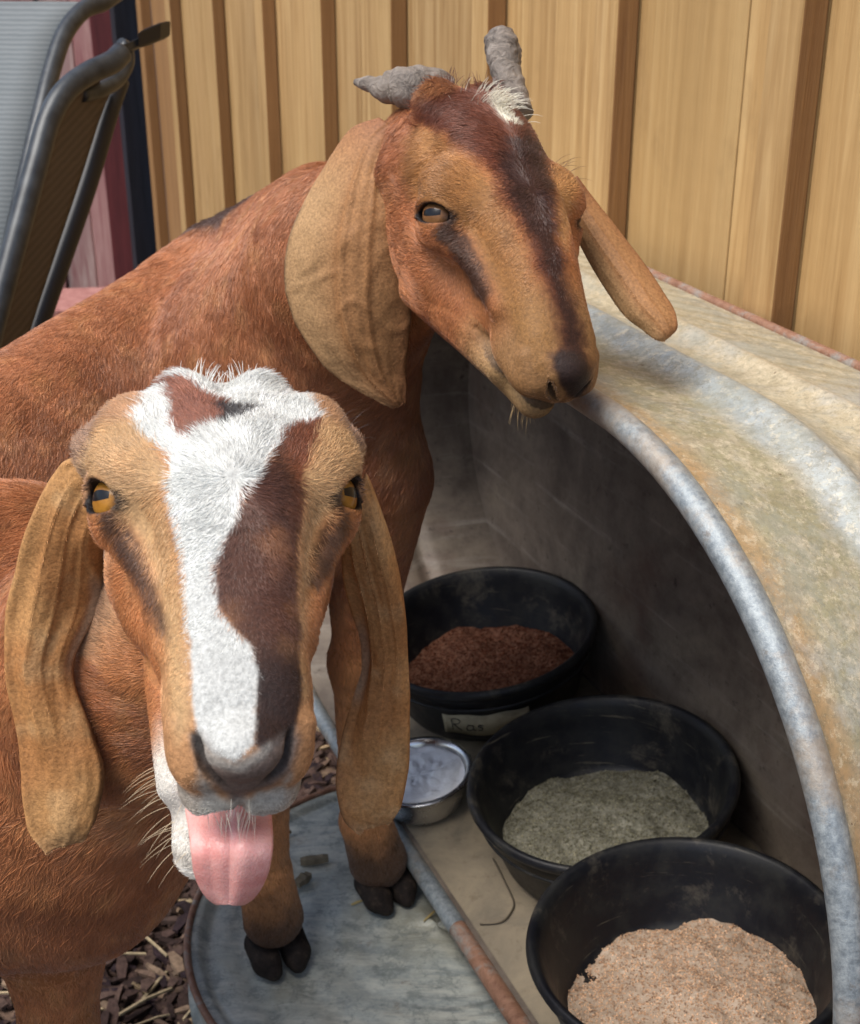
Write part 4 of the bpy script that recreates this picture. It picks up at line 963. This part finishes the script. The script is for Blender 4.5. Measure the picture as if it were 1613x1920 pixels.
def furdir(k, p, isear, uv):
    q = to_local(k, p); R = HEAD[k][0]
    x, y, z = q[:, 0], q[:, 1], q[:, 2]; sx = np.tanh(x/.015)
    L_ = np.zeros_like(q); up_ = sst(.035, -.01, y)
    if k == 'A':
        L_[:, 0] = sx*.8*(1-.4*up_); L_[:, 1] = .45*(1-up_)-1.*up_; L_[:, 2] = -.25-.3*sst(.02, .05, np.abs(x))
        poll = sst(-.055, -.075, y); L_[:, 0] += poll*sx*.9; L_[:, 1] += poll*.9
    else:
        L_[:, 0] = sx*.9; L_[:, 1] = .35*(1-up_)-.5*up_; L_[:, 2] = -.4
    hd = L_@R.T
    back = np.array([-.93, -.36, -.1]) if k == 'A' else np.array([-.70, -.68, -.1])
    bd = np.tile(back*.55+np.array([0, 0, -.75]), (len(p), 1))
    if k == 'B': bd = bd+np.array([-.1, .1, -.5])*sst(-.30, .0, p[:, 0])[:, None]
    leg = sst(.75, .62, p[:, 2]); bd = bd*(1-leg[:, None])+np.array([0, 0, -1.])*leg[:, None]
    r = np.linalg.norm(q-np.array([0, .0, -.04]), axis=1); w = sst(.20, .15, np.where(y < -.06, r+.06, r))[:, None]
    d = hd*w+bd*(1-w)
    if isear: d = np.tile(np.array([0, -.05, -1.]), (len(p), 1))+.3*(vnoise(p*60)-.5)[:, None]*np.array([1, 0, 0])
    return d
def furlen(k, p, isear):
    q = to_local(k, p); y = q[:, 1]; r = np.linalg.norm(q-np.array([0, 0, -.04]), axis=1)
    if isear: return np.full(len(p), .0020)
    l = np.interp(y, [-.12, -.07, -.03, .03, .08, .12, .15], [.016, .014, .0095, .0065, .0045, .0028, .0016])
    if k == 'B': l = l*.85
    bl = np.full(len(p), .016); bl = np.where(p[:, 2] < .65, .011, bl); bl = np.where(p[:, 2] < .4, .008, bl)
    w = sst(.21, .14, np.where(y < -.08, r+.05, r)); l = l*w+bl*(1-w)
    e = HSDF[k].eye; de = np.linalg.norm(np.stack([np.abs(q[:, 0]), q[:, 1], q[:, 2]], 1)-e[0], axis=1); ee = (np.stack([np.abs(q[:, 0]), q[:, 1], q[:, 2]], 1)-e[0])@e[1]
    ro = np.hypot(ee[:, 0]/(EYEOP[k][0]+.0010), (ee[:, 1]+.0008)/(EYEOP[k][1]+.0010))
    l = l*(.22+.78*sst(.9, 1.8, ro+(de > .035)*3)); l = np.where((ro < 1.02) & (de < .03), 0, l)
    nose = polydist(k, 'nose', np.stack([(q[:, 0]-q[:, 2]*CH[k][0]/CH[k][2]), (q[:, 1]-q[:, 2]*CH[k][1]/CH[k][2])], 1)*1000)
    near = (q[:, 2] > -.085) & (y > .10) & (np.abs(q[:, 0]) < .05)
    l = np.where(near, l*(.18+.82*sst(-3, 5, nose)), l)
    if k == 'A':
        inner = (q[:, 2] > -.104)*(q[:, 2] < -.062)*(y > .085)*(np.abs(q[:, 0]+.006) < .0155); l = np.where(inner, 0, l)
    return l
FURM = None
def fur_material():
    n = NM('goat_hair', .36, 0, .5); c = n.attr('col'); n.set('Base Color', c)
    n.set('Sheen Weight', .35); n.set('Sheen Roughness', .4); n.set('Sheen Tint', (.95, .88, .85, 1)); return n.m
def skin_material():
    n = NM('goat_skin', .62, 0, .3); c = n.attr('col'); v = n.mapping((1, 1, 1))
    a = n.noise(v, 420, 3, .7); b = n.noise(v, 60, 5, .6)
    n.set('Base Color', n.mix(1., c, n.ramp(a, [(.3, .55), (.7, 1.05)]), 'MULTIPLY')); n.bump(n.math('ADD', a, b), .5, .0012); return n.m
def frust(p, m=.12):
    q = p-CAM; D = q@Fv; x = (q@Rv)/D*FPX; y = (q@Uv)/D*FPX
    return (D > .1) & (np.abs(x) < 806*(1+m)) & (np.abs(y) < 960*(1+m))
def scatter(V, Q, k, dens, nrm_fn=None):
    a, b, c, d = (V[Q[:, i]] for i in range(4)); cr = np.cross(c-a, d-b)/2; ar = np.linalg.norm(cr, axis=1); N = cr/(ar[:, None]+1e-12)
    cen = (a+b+c+d)/4; vis = frust(cen) & (((CAM-cen)*N).sum(1) > -.15*np.linalg.norm(CAM-cen, axis=1))
    dist = np.linalg.norm(CAM-cen, axis=1)
    w = ar*np.where(vis, 1., .06)*np.clip((.75/dist)**1.3, .3, 1.3); n = int(w.sum()*1e6*dens*FUR)
    f = RNG.choice(len(Q), n, p=w/w.sum()); s, t = RNG.random((2, n, 1))
    p = (a[f]*(1-s)+b[f]*s)*(1-t)+(d[f]*(1-s)+c[f]*s)*t
    return p, N[f], f, (s, t)
def add_fur(name, strands, mat, parent):
    """strands: list of (points N,4,3 ; radius N ; colour N,3)"""
    Pn = np.concatenate([s[0] for s in strands]); Rn = np.concatenate([s[1] for s in strands]); Cn = np.concatenate([s[2] for s in strands])
    n, m = Pn.shape[:2]; hc = bpy.data.hair_curves.new(name); hc.add_curves([m]*n)
    hc.attributes['position'].data.foreach_set('vector', Pn.astype(np.float32).ravel())
    ra = hc.attributes.get('radius') or hc.attributes.new('radius', 'FLOAT', 'POINT')
    ra.data.foreach_set('value', (Rn[:, None]*np.array([1., .95, .7, .15])[None, :m]).astype(np.float32).ravel())
    ca = hc.attributes.new('col', 'FLOAT_COLOR', 'CURVE'); ca.data.foreach_set('color', np.c_[Cn, np.ones(n)].astype(np.float32).ravel())
    hc.materials.append(mat); o = bpy.data.objects.new(name, hc); COL.objects.link(o); o.parent = parent
    o.matrix_parent_inverse = Matrix.Translation(parent.location).inverted(); return o
def grow(k, p, N, isear=False, uv=None, lift=.22, rad=.00013, lmul=1., jit=.22):
    l = furlen(k, p, isear)*lmul; ok = l > .0004
    p, N, l = p[ok], N[ok], l[ok]; uv = uv[ok] if uv is not None else None
    n = len(p); d = furdir(k, p, isear, uv); d = d-(d*N).sum(1)[:, None]*N; d /= np.linalg.norm(d, axis=1)[:, None]+1e-9
    side = np.cross(N, d); cl = fbm(p*85+3)-.5; cl2 = fbm(p*38+9)-.5
    cm = np.where(furlen(k, p, isear) > .0105, .55, 1.)
    d = d+side*((cl*1.5+cl2*1.2)*cm+RNG.normal(0, jit, n))[:, None]; d /= np.linalg.norm(d, axis=1)[:, None]
    lift = np.where(furlen(k, p, isear) > .0105, .11, lift) if not isear else .08
    lf = (lift*(1+1.6*(fbm(p*70)-.5))+RNG.normal(0, .05, n)).clip(.03, .9)
    l = l*RNG.uniform(.65, 1.15, n)
    c = coat(k, p, isear, uv); tone = RNG.uniform(.74, 1.22, n)*(1+.28*(fbm(p*120+7)-.5)*2); c = np.clip(c*tone[:, None], 0, .92)
    t = np.array([0, .33, .68, 1.])[None, :, None]; dn = d[:, None]; Nn = N[:, None]; ll = l[:, None, None]
    bend = RNG.normal(0, .08, (n, 1, 1))*side[ok][:, None] if len(side) != n else RNG.normal(0, .08, (n, 1, 1))*side[:, None]
    pts = p[:, None]-Nn*.0004+ll*(dn*t+Nn*(lf[:, None, None]*t-lf[:, None, None]*.55*t*t)+bend*t*t)
    dist = np.linalg.norm(CAM-p, axis=1); r = 1.25*rad*np.clip(dist/.75, .9, 1.8)*RNG.uniform(.6, 1.4, n)
    return pts, r, c
def rotmesh(V, M, c): return np.asarray(V)@np.asarray(M).T+np.asarray(c)
def eye_material(amber):
    n = NM('goat_eye', .35, 0, .2); s = n.sep(n.tc.outputs['Object']); x, y, z = s[0], s[1], s[2]
    ax = n.math('ABSOLUTE', x); ay = n.math('ABSOLUTE', y)
    r = n.math('SQRT', n.math('ADD', n.math('MULTIPLY', x, x), n.math('MULTIPLY', y, y)))
    pup = n.math('MULTIPLY', n.math('LESS_THAN', ax, .0078), n.math('LESS_THAN', n.math('ADD', ay, n.math('MULTIPLY', n.math('MULTIPLY', x, x), 18.)), .0028))
    iris = n.math('LESS_THAN', r, .0122)
    v = n.mapping((1, 1, 1)); no = n.noise(v, 420, 4, .7)
    ic = n.ramp(n.math('ADD', n.math('MULTIPLY', r, 62.), n.math('MULTIPLY', no, .35)), [(.2, L(amber[0])), (.65, L(amber[1])), (.98, L(amber[2]))])
    c = n.mix(iris, L('150e0c'), ic); c = n.mix(pup, c, (.004, .004, .006)); n.set('Base Color', c); n.set('Coat Weight', .22); n.set('Coat Roughness', .06); return n.m
def build_goat(k, label, base):
    root = empty('goat', base); tag(root, label, 'goat')
    f = GSDF[k]; sm = skin_material(); fm = fur_material()
    lo, hi = ((-1.25, .3, 0), (.25, 1.4, 1.3)) if k == 'A' else ((-1.3, .4, 0), (.3, 1.75, 1.35))
    V, Q = extract(f, lo, hi, .0075); q = to_local(k, V[Q].mean(1)); cut = lambda q, e: (np.abs(q[:, 0]) < .10+e) & (q[:, 1] > -.10-e*2) & (q[:, 1] < .2) & (np.abs(q[:, 2]+.05) < .125+e)
    V1, Q1 = drop(V, Q, ~cut(q, 0))
    bx = to_world(k, np.array([[x, y, z] for x in (-.112, .112) for y in (-.135, .18) for z in (-.19, .075)]))
    V, Q = extract(f, bx.min(0), bx.max(0), .0015 if FUR >= 1 else .002); q = to_local(k, V[Q].mean(1)); V2, Q2 = drop(V, Q, cut(q, .009))
    parts = [(V1, Q1, False, None), (V2, Q2, False, None)]+[(v, q_, True, uv) for v, q_, uv in ears(k)]
    Va, Qa, Ca, off = [], [], [], 0
    for v, q_, ise, uv in parts: Va.append(v); Qa.append(q_+off); off += len(v); Ca.append(coat(k, v, ise, uv)*.8)
    body = mesh_obj('body', np.concatenate(Va), np.concatenate(Qa), sm, root, cols=np.concatenate(Ca))
    st = []
    # fur
    qn = to_local(k, V1[Q1].mean(1))
    for (v, q_, ise, uv), dens in zip(parts, ((1.7, 2.1, 1.9, 1.9) if k == 'A' else (2.1, 2.5, 2.1, 1.8))):
        p, N, fi, (s, t) = scatter(v, q_, k, dens); w = None
        if ise:
            u4 = uv[q_[fi]]; w = (u4[:, 0]*(1-s)+u4[:, 1]*s)*(1-t)+(u4[:, 3]*(1-s)+u4[:, 2]*s)*t
        else:
            g = grad(f, p); N = g/(np.linalg.norm(g, axis=1)[:, None]+1e-9)
        st.append(grow(k, p, N, ise, w, lift=.12 if ise else .20, rad=.00012 if v is not V1 else .000135, jit=.25))
    # long single hairs: whiskers and brow hairs
    def wh(local, dirs, n, l0, l1, spread, col, r=.00011):
        c0 = to_world(k, local); g = RNG.normal(0, 1, (n, 3))*spread; p = c0+g; d_ = f(p); gr = grad(f, p); gr /= np.linalg.norm(gr, axis=1)[:, None]; p = p-gr*d_[:, None]
        dd = gr*.8+np.asarray(dirs)@HEAD[k][0].T+RNG.normal(0, .25, (n, 3)); dd /= np.linalg.norm(dd, axis=1)[:, None]; l = RNG.uniform(l0, l1, n)
        t = np.array([0, .33, .68, 1.])[None, :, None]; pts = p[:, None]+l[:, None, None]*(dd[:, None]*t+np.array([0, 0, -.35])*t*t)
        st.append((pts, np.full(n, r), np.tile(hexlin(col), (n, 1))*RNG.uniform(.8, 1.1, (n, 1))))
    if k == 'A':
        wh((-.030, .105, -.110), (-.9, .2, 0), 20, .008, .024, .007, 'd8c4a0', .00010); wh((-.026, .125, -.118), (-.6, .6, 0), 12, .008, .022, .006, 'd8c4a0', .00010)
        wh((0, .150, -.056), (0, .5, -.5), 34, .005, .013, .006, 'cfc8b6', .00013)
        wh((.062, -.030, .006), (.6, -.8, .3), 9, .012, .026, .005, '3a2a22'); wh((-.062, -.020, .004), (-.6, -.5, .3), 9, .008, .018, .005, '4a382c')
        wh((0, -.072, .000), (0, -.8, .7), 60, .008, .018, .008, 'e8e8e0', .00014)
    else:
        wh((0, .125, -.086), (0, .6, -.6), 26, .006, .014, .006, 'b09468', .00018); wh((.058, -.03, .008), (.8, -.3, .5), 10, .014, .030, .005, '5a3a28', .00013)
        wh((.004, -.075, .020), (.15, .4, .8), 190, .012, .024, .0062, 'ece6d2', .00020)
        wh((0, -.115, .004), (0, -.6, .7), 120, .010, .020, .014, '5c2e20', .00018)
        for sx_ in (-1, 1): wh((sx_*.030, -.112, .006), (sx_*.5, -.4, .7), 190, .006, .013, .009, '6e3a26', .00016); wh((sx_*.036, -.100, -.004), (sx_*.8, -.2, .5), 120, .006, .012, .008, '8a4c30', .00016)
    c0, E, r0 = HSDF[k].eye
    for s in (-1, 1):
        M = np.diag([s, 1, 1]); n = 46; uu = np.linspace(-.0135, .0125, n)+RNG.normal(0, .0004, n); vv = .0070*np.sqrt(np.clip(1-(uu/.0155)**2, .02, 1))+.0004
        ww = np.sqrt(np.clip((r0+.003)**2-uu**2-vv**2, 1e-6, 1)); pe = (c0+np.stack([uu, vv, ww], 1)@E.T)@M
        de = (np.stack([uu*25, np.full(n, .25), np.full(n, .9)], 1)@E.T)@M+np.array([0, .25, 0])+RNG.normal(0, .12, (n, 3)); de /= np.linalg.norm(de, axis=1)[:, None]
        l = RNG.uniform(.003, .0055, n)[:, None, None]; t = np.array([0, .33, .68, 1.])[None, :, None]; pw, dw = to_world(k, pe)[:, None], (de@HEAD[k][0].T)[:, None]
        st.append((pw+l*(dw*t+np.array([0, 0, -.4])*t*t), np.full(n, .00016), np.tile(hexlin('3a2a22'), (n, 1))))
    if FUR > 0: add_fur('fur', st, fm, root)
    # eyes
    em = eye_material(('7a4c14', 'a8742a', '4c2e10') if k == 'A' else ('5a3a20', '7c5634', '2e1c10')); c0, E, r = HSDF[k].eye
    for s in (-1, 1):
        M = np.diag([s, 1, 1]); lk = M@E[:, 2]; vv = M@E[:, 1]; uu = np.cross(vv, lk); R3 = HEAD[k][0]@np.stack([uu, vv, lk], 1); c = to_world(k, c0*[s, 1, 1])
        bm = bmesh.new(); bmesh.ops.create_uvsphere(bm, u_segments=48, v_segments=32, radius=r)
        for v_ in bm.verts:       # cornea bulge
            a = v_.co.z/r; v_.co *= 1+.05*max(0, (a-.72)/.28)**1.2
        me = bpy.data.meshes.new('eye'); bm.to_mesh(me); bm.free(); me.polygons.foreach_set('use_smooth', np.ones(len(me.polygons), bool)); me.materials.append(em)
        o = bpy.data.objects.new('eye', me); COL.objects.link(o); o.parent = root; o.matrix_parent_inverse = Matrix.Translation(root.location).inverted()
        Mx = Matrix([list(R3[i])+[float(c[i])] for i in range(3)]+[[0, 0, 0, 1]]); o.matrix_basis = Mx
    return root, f
gA, fA = build_goat('A', 'brown goat in front facing the camera with white blaze and its pink tongue out', (-.30, .80, 0))
gB, fB = build_goat('B', 'red-brown goat behind with two short horns, standing with front feet on the tub', (-.30, 1.15, 0))

# tongue
def tongue():
    rows = []
    for (x0, x1, y, D, sag) in ((344, 500, 1462, .690, .002), (348, 505, 1497, .678, .003), (352, 509, 1538, .668, .004), (357, 511, 1568, .657, .006), (362, 509, 1595, .652, .007), (366, 503, 1628, .656, .006), (377, 490, 1655, .662, .005), (394, 472, 1675, .667, .003), (414, 450, 1687, .670, .001)):
        r = []
        for t in np.linspace(0, 1, 9):
            b = 1-(2*t-1)**2; gr = math.exp(-((t-.47)/.07)**2)+.8*math.exp(-((t-.30)/.10)**2)*sst(1480, 1600, y)
            r.append((x0+(x1-x0)*t, y+(3 if y > 1640 else 0)*b, D-.008*b+sag*gr*.55))
        rows.append(r)
    n = NM('tongue', .30, 0, .5); v = n.mapping((1, 1, 1)); a = n.noise(v, 600, 4, .6); b = n.noise(v, 60, 4, .6)
    n.set('Base Color', n.mix(n.ramp(b, [(.35, 0.), (.7, 1.)]), L('d8938b'), L('e8b2aa'))); n.set('Subsurface Weight', .35); n.set('Subsurface Radius', (.006, .002, .0015)); n.set('Subsurface Scale', 1.)
    n.set('Roughness', n.ramp(a, [(.35, .22), (.65, .5)])); n.bump(n.math('ADD', n.math('ADD', a, n.math('MULTIPLY', b, 1.5)), n.math('MULTIPLY', n.vor(v, 900), .4)), .4, .0008)
    V, Q, uv = sheet(rows, .0070, nu=60, nv=80, taper=.25); mesh_obj('tongue', V, Q, n.m, gA)
tongue()
# wet dark gum line inside the left lip
gm = NM('gum', .22, 0, .6); vv_ = gm.mapping((1, 1, 1)); gm.set('Base Color', gm.ramp(gm.noise(vv_, 240, 5, .8), [(.35, L('2a2628')), (.6, L('57515a')), (.8, L('8b8690'))])); gm.bump(gm.vor(vv_, 700), .35, .0008)
gp = spline([P(318, 1425, .708), P(330, 1470, .702), P(345, 1520, .694), P(360, 1565, .690), P(374, 1600, .690), P(392, 1620, .694)], 30)
MB().tube(gp, np.interp(np.linspace(0, 1, 30), [0, .3, .7, 1], [.002, .0045, .0060, .004]), 14).build('gum', gm.m, gA, smooth=True)

# horns
def horn(name, path, rad, lump, mat):
    p = spline([P(*c) for c in path], 60); r = np.interp(np.linspace(0, 1, 60), np.linspace(0, 1, len(rad)), rad); mb = MB(); mb.tube(p, r, 32)
    V = np.array(mb.V); ax = np.repeat(p, 32, 0); n = (V-ax); nn = np.linalg.norm(n, axis=1)[:, None]+1e-9
    t = np.repeat(np.linspace(0, 1, 60), 32); h = -.0022*np.exp(-((t-.42-.03*np.sin(np.arange(len(V))%32*.39))/.012)**2)+lump*(fbm(V*np.array([120, 120, 120]))-.5)*2+lump*.5*np.sin(t*46+vnoise(V*90)*5)*(t < .8)
    V = V+n/nn*h[:, None]; return mesh_obj(name, V, mb.F, mat, gB)
hn = NM('horn', .5, 0, .4); hv = hn.mapping((1, 1, 1)); ha = hn.noise(hv, 90, 7, .7, 1.); hb = hn.noise(hv, 22, 5, .6)
hn.set('Base Color', hn.mix(hn.ramp(ha, [(.35, 0.), (.65, 1.)]), hn.ramp(hb, [(.35, L('3a342f')), (.65, L('857a6e'))]), L('a0958a'))); hn.bump(hn.math('ADD', ha, hb), 1., .005)
horn('horn', [(826, 182, 1.085), (806, 172, 1.08), (775, 166, 1.078), (745, 163, 1.085), (722, 166, 1.09), (700, 160, 1.095), (682, 156, 1.10), (667, 154, 1.105)], [.019, .0185, .0175, .0150, .0110, .0070, .0052, .0028], .0011, hn.m)
horn('horn', [(966, 215, 1.085), (958, 175, 1.09), (950, 140, 1.092), (945, 110, 1.095), (940, 85, 1.098), (935, 66, 1.10), (931, 54, 1.10)], [.0150, .0130, .0120, .0132, .0138, .0122, .0060], .0010, hn.m)
horn('horn_spur', [(960, 150, 1.10), (963, 120, 1.10), (965, 95, 1.102), (966, 76, 1.104)], [.0045, .0062, .0058, .0018], .0005, hn.m)

# cloven hooves
def m_hoof(): n = NM('hoof', .8, 0, .2); v = n.mapping((1, 1, 1)); a = n.noise(v, 80, 6, .7); n.set('Base Color', n.ramp(a, [(.3, L('16110f')), (.55, L('2c241f')), (.8, L('544639'))])); n.bump(a, .5, .002); return n.m
HM = m_hoof()
def hoof(c, yaw, parent, ground, sc=1.):
    c = np.array(c); fw = np.array([math.sin(yaw), -math.cos(yaw), 0]); sd_ = np.array([math.cos(yaw), math.sin(yaw), 0])
    def f(p):
        q = np.stack([(p-c)@sd_, (p-c)@fw, p[:, 2]-ground], 1)/sc; aq = np.stack([np.abs(q[:, 0]), q[:, 1], q[:, 2]], 1)
        d = rcone(aq, (.0145, -.004, .020), (.0155, .016, .014), .0165, .0150)
        d = smin(d, rcone(aq, (.0140, .018, .011), (.0125, .029, .008), .0120, .0080), .008)
        d = smax(d, -(aq[:, 0]-.0016), .002); d = smax(d, aq[:, 2]-.030, .003); return smax(d, .0008-q[:, 2], .002)*sc
    V, Q = extract(f, c+[-.06, -.06, 0]-[0, 0, c[2]-ground+.01], c+[.06, .06, 0]+[0, 0, ground-c[2]+.06], .0018)
    mesh_obj('hoof', V, Q, HM, parent)
hoof(P(718, 1642, 1.61), .55, gB, .2505, 1.10); hoof(P(516, 1752, 1.515), .45, gB, .2505, 1.10)
